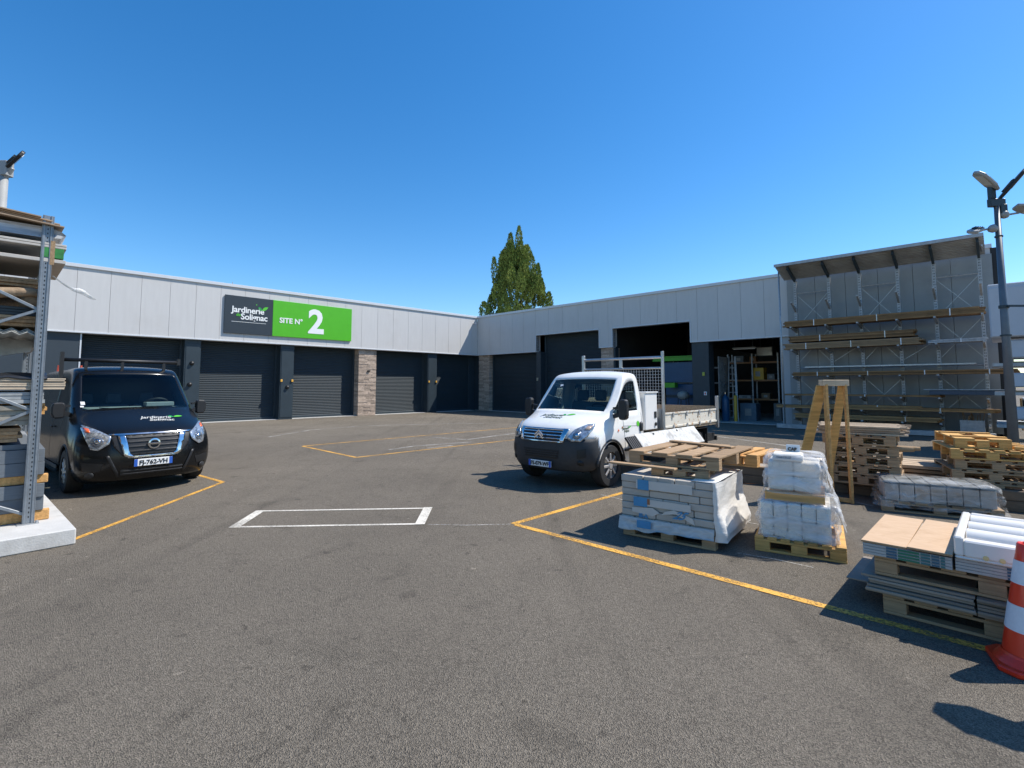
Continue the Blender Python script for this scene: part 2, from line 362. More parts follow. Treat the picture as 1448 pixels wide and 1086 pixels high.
# roofs and outer shell
b = MB(); b.box(-9.6, -.46, -30.2, 9.98, 6.05, 6.2); b.box(-.46, 25.9, .32, 9.98, 6.05, 6.2); b.build('roof', mat('roof_sheet', (.35, .36, .37), .6), bd)
M_wall = mat('wall_panel_dark', (.032, .044, .055), .55, .06, 1.5)
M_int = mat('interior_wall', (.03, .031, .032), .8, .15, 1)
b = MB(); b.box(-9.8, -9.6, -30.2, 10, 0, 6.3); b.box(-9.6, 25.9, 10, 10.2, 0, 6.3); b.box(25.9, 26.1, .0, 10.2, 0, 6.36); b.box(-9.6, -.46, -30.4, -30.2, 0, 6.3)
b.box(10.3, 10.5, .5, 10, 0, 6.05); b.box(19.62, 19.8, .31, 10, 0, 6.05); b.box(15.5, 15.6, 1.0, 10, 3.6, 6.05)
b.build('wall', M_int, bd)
b = MB(); b.box(-.5, -.12, -31, -20.98, 0, FB - .03); b.build('wall', M_wall, bd)
b = MB(); b.box(-.121, -.1, -22.5, -22.47, .1, 3.7); b.box(-.121, -.1, -20.97, -20.92, .0, 3.77); b.build('wall_joint', M_cap, bd)
# roller doors: corrugated curtains with bottom rail and guides
def curtain(w_, h_, pitch=.085, dep=.016):
    b = MB(); prof = []; nz = int(h_ / pitch)
    for i in range(nz):
        z = i * pitch
        for k, d in ((0, 0), (.12, .6), (.35, 1), (.65, 1), (.88, .6)): prof.append((z + k * pitch, -dep * d))
    prof.append((nz * pitch, 0)); prof.append((h_, 0))
    vs = []
    for z, y in prof: vs += [(0, y, z), (w_, y, z)]
    b.add(vs, [(2 * i, 2 * i + 1, 2 * i + 3, 2 * i + 2) for i in range(len(prof) - 1)]); return b
def door(x, y, w_, h_, rz):
    d = curtain(w_, h_).build('roller_door', M_door, bd, loc=(x, y, 0), rz=rz, auto=35)
    b = MB(); b.box(0, w_, -.045, -.017, .02, .14); b.build('bottom_rail', M_dark, d, bevel=.005)
    b = MB(); b.box(-.06, .06, -.07, .03, 0, h_); b.box(w_ - .06, w_ + .06, -.07, .03, 0, h_); b.build('guide_rail', M_dark, d, bevel=.005)
    return d
for s0, s1 in ((17.42, 20.96), (13.24, 16.74), (8.95, 12.52), (4.12, 7.76), (.22, 3.35)): door(-.66, -s1, s1 - s0, 3.85, R(90))
door(1.12, .50, 4.2, 3.85, 0); door(5.7, .62, 4.3, 4.9, 0)
b = MB(); b.box(-.74, -.68, -21.1, .5, 3.7, 6.05); b.box(-.74, -.60, -.24, .5, 0, 3.75); b.box(-.58, .02, .30, .5, 0, 3.75); b.build('lintel', M_dark, bd)
# pillars
b = MB()
for s0, s1 in ((16.76, 17.40), (12.54, 13.22), (3.37, 4.10)): MB.build(MB().box(-.74, -.14, -s1, -s0, .0, FB - .031).box(-.16, -.12, -s1 + .05, -s0 - .05, .1, FB - .2), 'pillar', M_dark, bd, bevel=.008)
def brickm():
    m = bpy.data.materials.new('stone_cladding'); m.use_nodes = True; n = m.node_tree.nodes; l = m.node_tree.links; b = n['Principled BSDF']; b.inputs['Roughness'].default_value = .85
    tc = n.new('ShaderNodeTexCoord'); mp = n.new('ShaderNodeMapping'); mp.inputs['Rotation'].default_value = (R(90), 0, 0); sx = n.new('ShaderNodeSeparateXYZ'); cx = n.new('ShaderNodeCombineXYZ')
    ad = n.new('ShaderNodeMath'); l.new(tc.outputs['Object'], sx.inputs[0]); l.new(sx.outputs[0], ad.inputs[0]); l.new(sx.outputs[1], ad.inputs[1]); l.new(ad.outputs[0], cx.inputs[0]); l.new(sx.outputs[2], cx.inputs[1])
    br = n.new('ShaderNodeTexBrick'); br.inputs['Scale'].default_value = 1; br.inputs['Brick Width'].default_value = .42; br.inputs['Row Height'].default_value = .085; br.inputs['Mortar Size'].default_value = .006
    br.inputs['Color1'].default_value = (.36, .27, .21, 1); br.inputs['Color2'].default_value = (.21, .165, .14, 1); br.inputs['Mortar'].default_value = (.06, .05, .045, 1)
    l.new(cx.outputs[0], br.inputs[0])
    nz = n.new('ShaderNodeTexNoise'); nz.inputs['Scale'].default_value = 9; nz.inputs['Detail'].default_value = 7; l.new(tc.outputs['Object'], nz.inputs[0])
    mr = n.new('ShaderNodeMapRange'); mr.inputs[1].default_value = .3; mr.inputs[2].default_value = .7; mr.inputs[3].default_value = .6; mr.inputs[4].default_value = 1.4; l.new(nz.outputs[0], mr.inputs[0])
    hs = n.new('ShaderNodeHueSaturation'); l.new(br.outputs[0], hs.inputs['Color']); l.new(mr.outputs[0], hs.inputs['Value']); l.new(hs.outputs[0], b.inputs['Base Color'])
    bp = n.new('ShaderNodeBump'); bp.inputs['Strength'].default_value = .7; bp.inputs['Distance'].default_value = .02; l.new(br.outputs[0], bp.inputs['Height']); l.new(bp.outputs[0], b.inputs['Normal']); return m
M_brick = brickm()
for x0, x1, yy0, yy1 in ((-.74, -.10, -8.91, -7.79), (.02, 1.08, .12, .70), (10.10, 10.88, .10, .75)):
    b = MB(); rr = random.Random(int(x0 * 10)); nrow = int(3.76 / .094)
    for i in range(nrow):
        z = .01 + i * .094
        if x0 < 0:
            y = yy0
            while y < yy1 - .01:
                q = min(yy1, y + rr.uniform(.3, .6)); b.box(x0, x1 - rr.uniform(0, .022), y + .002, q - .002, z, z + .09); y = q
        else:
            x = x0
            while x < x1 - .01:
                q = min(x1, x + rr.uniform(.3, .6)); b.box(x + .002, q - .002, yy0 + rr.uniform(0, .022), yy1, z, z + .09); x = q
    b.build('stone_pillar', mat('stone_slips', (.40, .31, .24), .85, .28, 7, island=.28, bump=.4, bscale=25, stretch=(1, 1, 2.5)), bd)
for x0, x1 in ((5.33, 5.69), (15.30, 16.12)): MB().box(x0, x1, .10, .70, 0, FB - .031).build('pillar', M_dark, bd, bevel=.01)
MB().box(10.02, 10.10, .45, .7, 0, 4.85).box(10.88, 10.98, .16, .5, 0, FB - .031).build('pillar', M_dark, bd)
MB().box(19.22, 19.62, .1, .5, 0, FB - .031).build('pillar', mat('panel_grey', (.40, .42, .435), .5, .03, 3), bd)
# key switches, entry boxes, fascia bracket
for s_, z_ in ((13.16, 1.95), (12.62, 1.95), (4.02, 1.95), (3.45, 1.95)):
    MB().box(-.12, -.06, -s_ - .05, -s_ + .05, z_ - .06, z_ + .06).build('key_switch', mat('amber', (.75, .40, .06), .4, .1, 5), bd, bevel=.01)
for s_, z_ in ((12.85, 1.62), (17.1, 2.7), (17.15, 1.75)):
    MB().lathe([(0, .10), (.07, .09), (.09, .04), (.10, 0)], (1, 0, 0), (-.12, -s_, z_), 12).build('sounder', M_black, bd, smooth=True)
MB().box(-.12, -.05, -8.35, -8.2, 2.5, 2.58).build('wall_light', M_black, bd)
MB().box(5.4, 5.5, .04, .1, 2.0, 2.18).build('key_switch', mat('beige_box', (.42, .36, .26), .5), bd)
MB().box(15.8, 15.92, .05, .1, 2.16, 2.34).build('key_switch', mat('yellow_box', (.40, .42, .06), .4), bd, bevel=.01)
o_ = MB().box(15.86, 15.99, .06, .1, 1.25, 1.42).build('notice_plate', M_inkw, bd)
MB().box(15.89, 15.96, .055, .06, 1.32, 1.35).box(15.91, 15.94, .052, .0548, 1.27, 1.40).build('red_cross', M_red, o_)
MB().box(0, .25, -.42, -.36, 5.95, 5.98).cyl((.25, -.40, 5.9), (.25, -.40, 6.02), .05, .03).build('bracket', M_alu, bd)
MB().cyl((-.02, -15.6, 6.5), (-.02, -15.6, 6.6), .02).build('roof_fixing', M_steel, bd)

# ============================================================ site sign
sg = thing('shop_sign', 'wide dark and green board reading SITE No 2 fixed on the pale fascia', 'sign', W(15.92, .02, 4.16), RV + R(90))
# local X along U (to the right in the photo), local Z up, faces local -Y ; the wall is behind
M90 = Matrix.Rotation(R(90), 4, 'X')
sc_w, sc_h = 6.42, 1.80
MB().box(0, 2.17, -.06, 0, 0, sc_h).build('dark_panel', mat('sign_dark', (.028, .036, .045), .4, .05, 2), sg, bevel=.006)
MB().box(2.175, sc_w, -.06, 0, 0, sc_h).build('green_panel', M_green, sg, bevel=.006)
def put_text(txt, size, x, z, m, parent, name='lettering', y=-.066, **k):
    vs, fs = text_geo(txt, size, **k); b = MB(); b.add(vs, fs, 0, Matrix.Translation((x, y, z)) @ M90); return b.build(name, m, parent)
put_text('Jardinerie', .40, .30, 1.02, M_inkw, sg, bold=.008, spacing=.95)
put_text('Solignac', .40, .70, .70, M_inkw, sg, bold=.008, spacing=.95)
put_text('de', .2, .50, .84, M_green2, sg, bold=.004)
MB().box(.30, 1.86, -.066, -.061, .56, .575).build('underline', M_inkw, sg)
for a_, m_, L_ in ((R(38), M_green2, .36), (R(128), M_green3, .26)):
    MB().prism(leaf_outline(1.66, 1.17, L_, .09, a_), .008, 0, Matrix.Translation((0, -.062, 0)) @ M90).build('leaf_emblem', m_, sg)
MB().prism(leaf_outline(1.40, 1.42, .08, .03, R(90)), .008, 0, Matrix.Translation((0, -.062, 0)) @ M90).build('leaf_emblem', M_green2, sg)
put_text('SITE N°', .36, 2.50, .70, M_inkw, sg, bold=.010)
put_text('2', 1.72, 3.96, .32, M_inkw, sg, bold=.055)
# plastic letters thinly visible fixings
# ============================================================ tree behind the roof
def conifer():
    rnd = random.Random(11); X0, Y0 = .55, 50.0
    t = thing('conifer_tree', 'tall pointed evergreen with upright sprays standing behind the warehouse roof', 'tree', (X0, Y0, 0))
    b = MB(); b.tube([(0, 0, 0), (.1, 0, 5), (-.05, 0, 10), (.05, 0, 14.5)], [.34, .28, .18, .05], 9)
    for i in range(46):
        z = rnd.uniform(5, 13.5); a = rnd.uniform(0, 6.28); L = (16.5 - z) * .26 * rnd.uniform(.6, 1); d = Vector((math.cos(a), math.sin(a), 0))
        b.tube([Vector((0, 0, z)), Vector((0, 0, z + .5)) + d * L * .6, Vector((0, 0, z + 1.6)) + d * L], [.07, .045, .015], 5)
    b.build('trunk', mat('bark', (.12, .085, .06), .9, .3, 8), t, smooth=True)
    b = MB(); H = 17.6
    def radius(z):
        k = (z - 5.0) / (H - 5.0); return 4.6 * (1 - k) ** .82 * (1.0 if k > .08 else .8)
    clumps = [((.15, 0, 14.9), 2.9, .36), ((-.65, .1, 14.3), 2.8, .40), ((.05, .1, 12.6), 2.8, .75), ((.75, -.2, 13.2), 2.5, .42), ((-2.15, -.3, 11.3), 3.2, .38), ((-1.55, .2, 11.0), 3.0, .42), ((1.9, -.1, 10.9), 3.0, .42), ((2.3, .2, 9.6), 2.0, .45), ((-.6, -.6, 11.2), 2.6, .7), ((.9, -.4, 10.6), 2.4, .7)]
    for i in range(100):
        z = 4.5 + 9.3 * rnd.random() ** 1.15; a = rnd.uniform(0, 6.28); rr = radius(z + 1.2) * (rnd.uniform(.45, 1.02)) 
        clumps.append(((rr * math.cos(a), rr * math.sin(a), z), rnd.uniform(1.3, 2.5), rnd.uniform(.34, .66)))
    for (cx, cy, cz), h, r in clumps:
        lean = Vector((cx, cy, 0)) * .10
        for k in range(int(560 * h * r)):
            u_ = rnd.random() ** .8; ang = rnd.uniform(0, 6.28); prof = (math.sin(math.pi * min(1, u_ * .86 + .12)) ** .8); rad = r * prof * math.sqrt(rnd.uniform(.25, 1))
            p = Vector((cx + rad * math.cos(ang), cy + rad * math.sin(ang), cz + u_ * h)) + lean * u_
            d = Vector((math.cos(ang) * .45 + rnd.uniform(-.35, .35), math.sin(ang) * .45 + rnd.uniform(-.35, .35), 1)).normalized()
            s_ = d.cross(Vector((rnd.uniform(-1, 1), rnd.uniform(-1, 1), rnd.uniform(-.3, .3)))).normalized(); L = rnd.uniform(.10, .24); wd = rnd.uniform(.022, .048)
            b.add([p - s_ * wd, p + d * L * .5 - s_ * wd * 1.2, p + d * L, p + d * L * .5 + s_ * wd * 1.2, p + s_ * wd], [(0, 1, 2, 3, 4)])
    lm = mat('needles', (.10, .15, .03), .7, .3, .55, col2=(.29, .33, .07), island=.5, spec=.2)
    b.build('crown', lm, t)
conifer()

# ============================================================ cantilever rack with canopy (same local frame as the warehouse)
def lw(x, y, z): return C0 + V * x + U * y + Vector((0, 0, z))
PX = [20.05, 21.25, 22.26, 23.42, 24.44, 25.62]; PY = -.50
rk = thing('cantilever_rack', 'tall galvanised timber rack with sloping sheet canopy against the warehouse wall', 'rack', C0, RV)
b = MB()
for z0, z1 in ((.3, 6.0),):
    for i in range(6): b.box(19.62 + i * 1.05 + .006, 19.62 + (i + 1) * 1.05 - .006 if i < 5 else 25.93, -.10, -.03, .10, 6.15)
b.build('back_panel', mat('rack_back', (.29, .30, .295), .55, .04, 2, stain=(.22, .22, .215), sscale=.8, samt=.4), rk)
for x in PX:
    p = MB(); p.box(x - .05, x + .05, PY - .06, PY - .045, .15, 6.0); p.box(x - .05, x - .035, PY - .045, PY + .08, .15, 6.0); p.box(x + .035, x + .05, PY - .045, PY + .08, .15, 6.0)
    p.box(x - .10, x + .10, PY - .12, PY + .1, .13, .15)
    po = p.build('post', M_steel2, rk)
    q = MB()
    for k in range(58):
        z = .3 + k * .098; q.box(x - .024, x - .010, PY - .0625, PY - .0605, z, z + .045); q.box(x + .010, x + .024, PY - .0625, PY - .0605, z, z + .045)
    q.build('slot_row', M_ink, po)
    MB().box(x - .07, x + .07, -1.25, PY + .1, .0, .13).build('foot', M_steel2, rk)
# arms: tapered brackets
ARM = [.43, .80, 1.28, 2.05, 3.10, 4.0, 4.84]
for i, x in enumerate(PX):
    for j, z in enumerate(ARM):
        if j == 6: L, up = .62, .22
        else: L, up = .85, .03
        b = MB(); M = Matrix(((0, 0, 1, x - .03), (-1, 0, 0, PY - .05), (0, 1, 0, z), (0, 0, 0, 1)))
        b.prism([(0, -.16), (0, 0), (L, up), (L, up - .05)], .06, 0, M); b.build('arm', M_steel2, rk)
    # canopy rafters
    b = MB(); b.beam((x, PY - .02, 6.02), (x, -1.50, 6.38), .07, .16); b.build('rafter', M_dark, rk)
# bracing
for a, c in ((0, 1), (2, 3), (4, 5)):
    b = MB()
    for z0, z1 in ((4.05, 5.45), (2.6, 4.0), (.75, 2.0)):
        b.beam((PX[a], PY + .02, z0), (PX[c], PY + .02, z1), .035, .012); b.beam((PX[a], PY + .03, z1), (PX[c], PY + .03, z0), .035, .012)
    for z in (5.47, 2.4): b.cyl((PX[a], PY + .01, z), (PX[c], PY + .01, z), .028, n=8)
    b.build('brace', M_steel, rk)
for a, c in ((1, 2), (3, 4)):
    b = MB(); b.cyl((PX[a], PY, 2.42), (PX[c], PY, 2.42), .028, n=8)
    b.beam((PX[a], PY + .02, 2.6), (PX[c], PY + .02, 3.3), .03, .012); b.build('brace', M_steel, rk)
b = MB(); b.box(19.4, 25.75, -1.38, -1.26, .02, .19); b.build('base_beam', M_steel2, rk, bevel=.008)
b = MB(); b.cyl((19.70, -1.32, .19), (19.70, -1.42, 6.30), .03, n=8); b.build('front_pole', M_steel, rk, smooth=True)
# canopy sheet, trapezoidal ribs running across the slope
prof = []; nrib = 12
for i in range(nrib):
    t0 = i / nrib
    for k, h in ((0, 0), (.35, 0), (.45, .045), (.8, .045), (.9, 0)): prof.append((t0 + k / nrib, h))
prof.append((1, 0)); vs = []
A0 = Vector((0, -.36, 6.10)); B0 = Vector((0, -1.62, 6.50)); nn = Vector((0, .42, .9)).normalized()
for t_, h in prof:
    p = A0.lerp(B0, t_) + nn * h; vs += [(19.6, p.y, p.z), (25.78, p.y, p.z)]
b = MB(); b.add(vs, [(2 * i, 2 * i + 1, 2 * i + 3, 2 * i + 2) for i in range(len(prof) - 1)])
cs = b.build('canopy_sheet', mat('canopy_sheet', (.33, .325, .31), .6, .2, 1.5, stain=(.20, .17, .14), sscale=1.2, samt=.5), rk)
md = cs.modifiers.new('s', 'SOLIDIFY'); md.thickness = .006
MB().box(19.6, 25.78, -1.66, -1.625, 6.45, 6.56).box(25.70, 25.74, -1.5, -.3, 6.16, 6.22).build('canopy_edge', M_steel2, rk)

# timber lying on the rack: each strapped bundle is a thing
def bundle(label, x0, x1, z, y0=-1.32, y1=-.66, rows=3, n=4, m=None, h=.058, straps=3, name='timber_bundle', cat='timber', tilt=0, group='timber bundles on the cantilever rack'):
    rnd = random.Random(label); L = x1 - x0; wd = (y1 - y0) / n
    t = thing(name, label, cat, lw(x0, y0, z), RV, group); t.rotation_euler = (0, -math.atan2(tilt, L), RV)
    b = MB()
    for r in range(rows):
        for k in range(n):
            a = rnd.uniform(0, .12); e = rnd.uniform(0, .18)
            b.box(a, L - e, k * wd + .004, (k + 1) * wd - .006, r * h + .001, (r + 1) * h - .003)
    b.build('boards', m or M_deck, t, bevel=.003)
    for k in range(straps):
        x = L * (k + .55) / straps; H = rows * h
        MB().box(x, x + .03, -.004, 0, -.004, H + .004).box(x, x + .03, 0, y1 - y0, H, H + .004).box(x, x + .03, y1 - y0, y1 - y0 + .004, -.004, H + .004).build('strap', M_inkw if k != 1 else M_alu, t)
    return t
bundle('topmost long bundle of dark decking boards spanning the whole rack', 19.74, 25.72, 4.03, rows=4, n=5, straps=3)
bundle('dark decking bundle on second timber level of the rack, ending before the fifth post', 19.9, 23.95, 3.42, rows=4, n=4, straps=2, y0=-1.30)
bundle('light brown decking bundle directly under the shorter dark bundle on the rack', 19.72, 24.15, 3.13, rows=4, n=5, straps=3, m=mat('deck_mid', (.27, .17, .085), .75, .25, 3, island=.25, stretch=(1, 12, 12)))
bundle('long thin brown bundle sticking out past the right end of the rack', 20.0, 26.4, 2.08, rows=3, n=4, straps=4, h=.05)
bundle('single thin layer of dark boards on the rack below the long thin bundle', 19.62, 24.6, 1.31, rows=1, n=5, straps=1, h=.07)
M_larch = wood('larch', (.46, .26, .11), island=.2)
bundle('pale larch boards projecting past the left pole on the low rack level', 19.35, 25.9, .83, rows=2, n=4, straps=2, m=M_larch)
bundle('short pale larch bundle lying on top of the low larch boards', 21.1, 24.0, .925, rows=1, n=3, straps=1, m=M_larch, y0=-1.2, h=.07)
bundle('lowest larch bundle of heavier boards just above the rack base', 20.0, 24.5, .46, rows=3, n=4, straps=2, m=M_larch, h=.055)
bundle('grey metal profiles lying on the right end of the rack', 24.2, 25.75, 3.13, rows=2, n=3, straps=1, m=M_steel2, name='metal_profile_bundle', cat='metal profiles', group=None)
bundle('pale steel lengths stored behind the middle rack posts', 20.3, 25.5, 2.40, y0=-.9, y1=-.66, rows=1, n=3, straps=0, m=M_steel, name='steel_bar_bundle', cat='steel bars', group=None)
t = thing('blue_sheet_stack', 'dark blue grey sheet stack with pale top on the right of the rack', 'sheets', lw(24.05, -1.45, 1.40), RV)
MB().box(.15, 1.95, 0, .8, 0, .15).build('sheet_bundle', mat('blue_sheet', (.045, .075, .12), .5, .1, 3), t, bevel=.01)
MB().box(0, 2.1, -.04, .84, .155, .175).build('top_sheet', mat('pale_sheet', (.42, .48, .52), .3, .05, 3), t, bevel=.004)
t = thing('scrap_bin', 'grey metal bin of offcuts under the right end of the rack', 'bin', lw(24.9, -1.1, .15), RV)
MB().box(0, .6, 0, .5, 0, .02).box(0, .6, 0, .02, .02, .42).box(0, .6, .48, .5, .02, .42).box(0, .02, .02, .48, .02, .42).box(.58, .6, .02, .48, .02, .42).build('bin_body', M_steel2, t)
b = MB(); rnd = random.Random(3)
for k in range(9):
    p = Vector((rnd.uniform(.1, .5), rnd.uniform(.1, .4), .05)); q = p + Vector((rnd.uniform(-.3, .2), rnd.uniform(-.2, .2), rnd.uniform(.45, .75))); b.beam(p, q, .05, .02)
b.build('offcuts', M_greyw, t)

# ============================================================ things inside the two open bays (real objects in the dark interior)
def inb(name, label, cat, x, y, z=.02, group=None): return thing(name, label, cat, lw(x, y, z), RV, group)
M_blu = mat('blue_paint', (.012, .075, .17), .4, .1, 3); M_lblu = mat('light_blue_paint', (.09, .15, .20), .5, .15, 4); M_yel = mat('yellow_paint', (.55, .33, .02), .4, .08, 5)
M_orr = mat('orange_paint', (.26, .11, .03), .5, .1, 4); M_lime = mat('lime_paint', (.07, .36, .01), .4, .08, 4)
t = inb('storage_cabinet', 'large blue cabinet deep inside the tall open bay', 'cabinet', 13.0, 1.9)
MB().box(0, 1.7, 0, .6, .1, 1.75).build('cabinet_body', M_blu, t, bevel=.01)
MB().box(.02, .84, -.03, 0, .12, .95).box(.86, 1.68, -.03, 0, .12, .95).build('lower_door', M_blu, t, bevel=.01)
MB().box(.02, 1.68, -.03, 0, 1.05, 1.2).build('drawer', M_dark, t)
t = inb('shop_banner', 'blue hanging banner under the green beam in the tall bay', 'banner', 12.85, 1.8, 1.88)
MB().box(0, 2.0, 0, .03, 0, 1.05).build('banner_sheet', M_blu, t)
t = inb('green_beam', 'bright green steel beam hanging in the tall open bay', 'beam', 12.4, 1.6, 3.0)
MB().box(0, 2.4, 0, .18, 0, .05).box(0, 2.4, .07, .11, .05, .2).box(0, 2.4, 0, .18, .2, .25).build('beam_profile', M_lime, t)
t = inb('plastic_crate', 'small lime green crate beside the blue cabinet', 'crate', 13.2, 1.3, 1.6)
MB().box(0, .6, 0, .35, 0, .02).box(0, .6, 0, .02, .02, .25).box(0, .6, .33, .35, .02, .25).box(0, .02, .02, .33, .02, .25).box(.58, .6, .02, .33, .02, .25).build('crate_body', M_lime, t)
t = inb('white_tank', 'round white tank on a dark stand in the tall bay', 'tank', 14.3, 1.2)
MB().lathe([(0, .95), (.15, .98), (.26, 1.08), (.30, 1.2), (.26, 1.32), (.12, 1.40), (0, 1.42)], n=20).build('tank_body', mat('dusty_white', (.30, .30, .28)), t, smooth=True)
MB().box(-.3, .3, -.25, .25, .1, .16).cyl((-.25, -.2, 0), (-.2, -.15, 1.05), .025).cyl((.25, -.2, 0), (.2, -.15, 1.05), .025).cyl((-.25, .2, 0), (-.2, .15, 1.05), .025).cyl((.25, .2, 0), (.2, .15, 1.05), .025).build('stand', M_dark, t)
def shelf(name, label, x, y, L, levels, dep=.6, m=M_orr):
    t = inb(name, label, 'shelving', x, y)
    for px in (0, L / 2, L):
        for py in (0, dep): MB().box(px - .03, px + .03, py - .03, py + .03, 0, levels[-1] + .5).build('upright', M_steel2, t)
    for z in levels: MB().box(0, L, -.02, dep + .02, z, z + .08).build('shelf_board', m, t)
    return t
shelf('storage_shelving', 'steel shelving with orange beams deep in the right open bay', 15.75, 3.4, 2.4, [.95, 1.9, 2.8])
shelf('storage_shelving', 'dim steel shelving at the back wall of the tall open bay', 11.2, 6.5, 3.6, [.9, 1.8, 2.7], m=M_steel2)
rnd = random.Random(5)
boxm = [mat('carton', (.20, .13, .07), .8, .1, 4), M_lblu, mat('dusty_white', (.30, .30, .28), .7), M_yel, mat('tin_grey', (.12, .13, .135), .5), M_red]
def carton(x, y, z, w_, d_, h_, m, lab, name='carton', cat='box', grp=None):
    t = inb(name, lab, cat, x, y, z, grp)
    MB().box(0, w_, 0, d_, 0, h_).build('box_body', m, t, bevel=.012); MB().box(w_ * .3, w_ * .7, -.004, -.001, h_ * .3, h_ * .7).box(0, w_, d_ * .46, d_ * .54, h_ + .001, h_ + .004).build('box_tape', boxm[2] if m != boxm[2] else boxm[4], t)
carton(16.9, 3.5, 1.98, .55, .5, .62, M_yel, 'yellow box on the middle shelf of the right bay')
carton(16.2, 3.5, 1.03, .6, .5, .18, boxm[2], 'flat white box on the lower shelf of the right bay')
carton(17.3, 3.5, 1.03, .4, .4, .3, boxm[0], 'brown carton on the lower shelf of the right bay')
carton(17.6, 3.5, 1.98, .35, .4, .3, boxm[4], 'small grey box beside the yellow box on the shelf')
carton(16.8, 3.5, 2.88, .3, .3, .3, M_orr, 'small orange box on the top shelf of the right bay')
carton(16.0, 3.5, 2.88, .5, .4, .35, boxm[4], 'grey box at left end of the top shelf in the right bay')
carton(16.75, 2.1, 0, .75, .6, .85, M_lblu, 'light blue metal chest standing in the right bay', 'metal_chest', 'chest')
carton(18.0, 3.0, 0, .35, .4, .85, boxm[4], 'tall grey canister box right of the light blue chest', 'canister', 'canister')
carton(11.5, 6.6, 1.88, .8, .5, .5, M_lblu, 'light blue box on shelving at the back of the tall bay')
carton(12.8, 6.6, .98, .7, .5, .45, boxm[0], 'brown carton on shelving at the back of the tall bay')
t = inb('safety_bollard', 'yellow steel bollard standing inside the right open bay', 'bollard', 16.95, 1.0)
MB().lathe([(.075, 0), (.075, 1.18), (.06, 1.22), (0, 1.24)], n=18).build('bollard_post', M_yel, t, smooth=True); MB().box(-.14, .14, -.14, .14, 0, .015).build('base_plate', M_steel2, t)
t = inb('gas_bottle', 'blue gas bottle left of the yellow bollard', 'gas bottle', 16.45, 1.1)
MB().lathe([(.15, 0), (.17, .03), (.17, 1.0), (.13, 1.15), (.05, 1.2), (.05, 1.28)], n=20).build('bottle_body', M_blu, t, smooth=True); MB().cyl((0, 0, 1.28), (0, 0, 1.36), .03).build('valve', M_chrome, t)
t = inb('folding_ladder', 'grey aluminium ladder leaning inside the right open bay', 'ladder', 16.5, 1.3)
b = MB(); b.beam((0, 0, 0), (-.12, .6, 3.1), .09, .03); b.beam((.42, 0, 0), (.16, .6, 3.1), .09, .03)
for k in range(10):
    f = (k + .6) / 10.5; b.beam(Vector((0, 0, 0)).lerp(Vector((-.12, .6, 3.1)), f), Vector((.42, 0, 0)).lerp(Vector((.16, .6, 3.1)), f), .04, .03)
b.build('ladder_frame', M_steel2, t)
t = inb('pegboard', 'tool board with hand tools on the side of the right bay', 'tool board', 16.2, .95, .6)
MB().box(0, .04, 0, 1.2, 0, 2.5).build('board', mat('peg', (.30, .30, .29), .7), t)
b = MB(); rnd = random.Random(9)
for k in range(16): y_, z_ = rnd.uniform(.05, 1.1), rnd.uniform(.2, 2.3); b.box(.04, .09, y_, y_ + rnd.uniform(.03, .12), z_, z_ + rnd.uniform(.1, .35))
b.build('hand_tools', boxm[4], t)
t = inb('fluorescent_lamp', 'unlit batten lamp under the ceiling of the right bay', 'lamp', 16.5, 2.0, 3.5)
MB().box(0, 1.1, 0, .1, 0, .06).build('lamp_body', mat('dusty_white', (.30, .30, .28)), t); MB().cyl((.05, .05, -.02), (1.05, .05, -.02), .02).build('lamp_tube', M_inkw, t); MB().box(.1, .12, .04, .06, .06, 2.5).box(.95, .97, .04, .06, .06, 2.5).build('hanger', M_dark, t)
t = inb('ceiling_heater', 'grey unit heater hanging inside the right bay', 'heater', 16.9, 4.2, 3.2)
MB().box(0, .8, 0, .6, 0, .5).build('heater_case', boxm[4], t, bevel=.02); MB().box(.05, .75, -.02, 0, .05, .45).build('louvre', M_alu, t); MB().box(.1, .13, .3, .33, .5, 2.8).box(.7, .73, .3, .33, .5, 2.8).build('hanger', M_dark, t)

# ============================================================ lamp poles
def head(parent, name, root, direction, tilt, L, wd, roll=0, m=M_lampg):
    d = Vector(direction).normalized(); sd_ = Vector((-d.y, d.x, 0)).normalized() if abs(d.z) < .99 else Vector((1, 0, 0))
    d2 = (d * math.cos(tilt) + Vector((0, 0, 1)) * math.sin(tilt)).normalized(); up = sd_.cross(d2) if sd_.cross(d2).z > 0 else d2.cross(sd_); up = up if up.z > 0 else -up
    M = Matrix((d2, sd_, up)).transposed().to_4x4() @ Matrix.Rotation(roll, 4, 'X'); M.translation = Vector(root)
    b = MB(); b.prism([(0, -wd * .3), (L * .25, -wd * .5), (L * .85, -wd * .5), (L, -wd * .2), (L, wd * .2), (L * .85, wd * .5), (L * .25, wd * .5), (0, wd * .3)], .06, 0, M)
    h = b.build(name, m, parent, bevel=.012)
    MB().prism([(L * .33, -wd * .36), (L * .82, -wd * .36), (L * .82, wd * .36), (L * .33, wd * .36)], .008, 0, M @ Matrix.Translation((0, 0, -.010))).build('lens', mat('led_lens', (.50, .49, .44), .3, .05, 10), h)
    b = MB(); M2 = M.copy()
    for k in range(4): b.box(L * .2, L * .6, -wd * .3 + k * wd * .19, -wd * .3 + k * wd * .19 + .012, .06, .09, 0, M)
    b.build('cooling_fins', M_dark, h)
lp = thing('lamp_post', 'tall tapering dark steel lamp post with four flat heads at the right edge', 'lamp post', (10.2, 10.35, 0))
MB().cyl((0, 0, .03), (0, 0, 5.62), .092, .046, 20).build('pole', M_pole, lp, smooth=True)
MB().box(-.24, .24, -.24, .24, 0, .03).cyl((0, 0, .03), (0, 0, .1), .15, .11).build('base_plate', M_pole, lp)
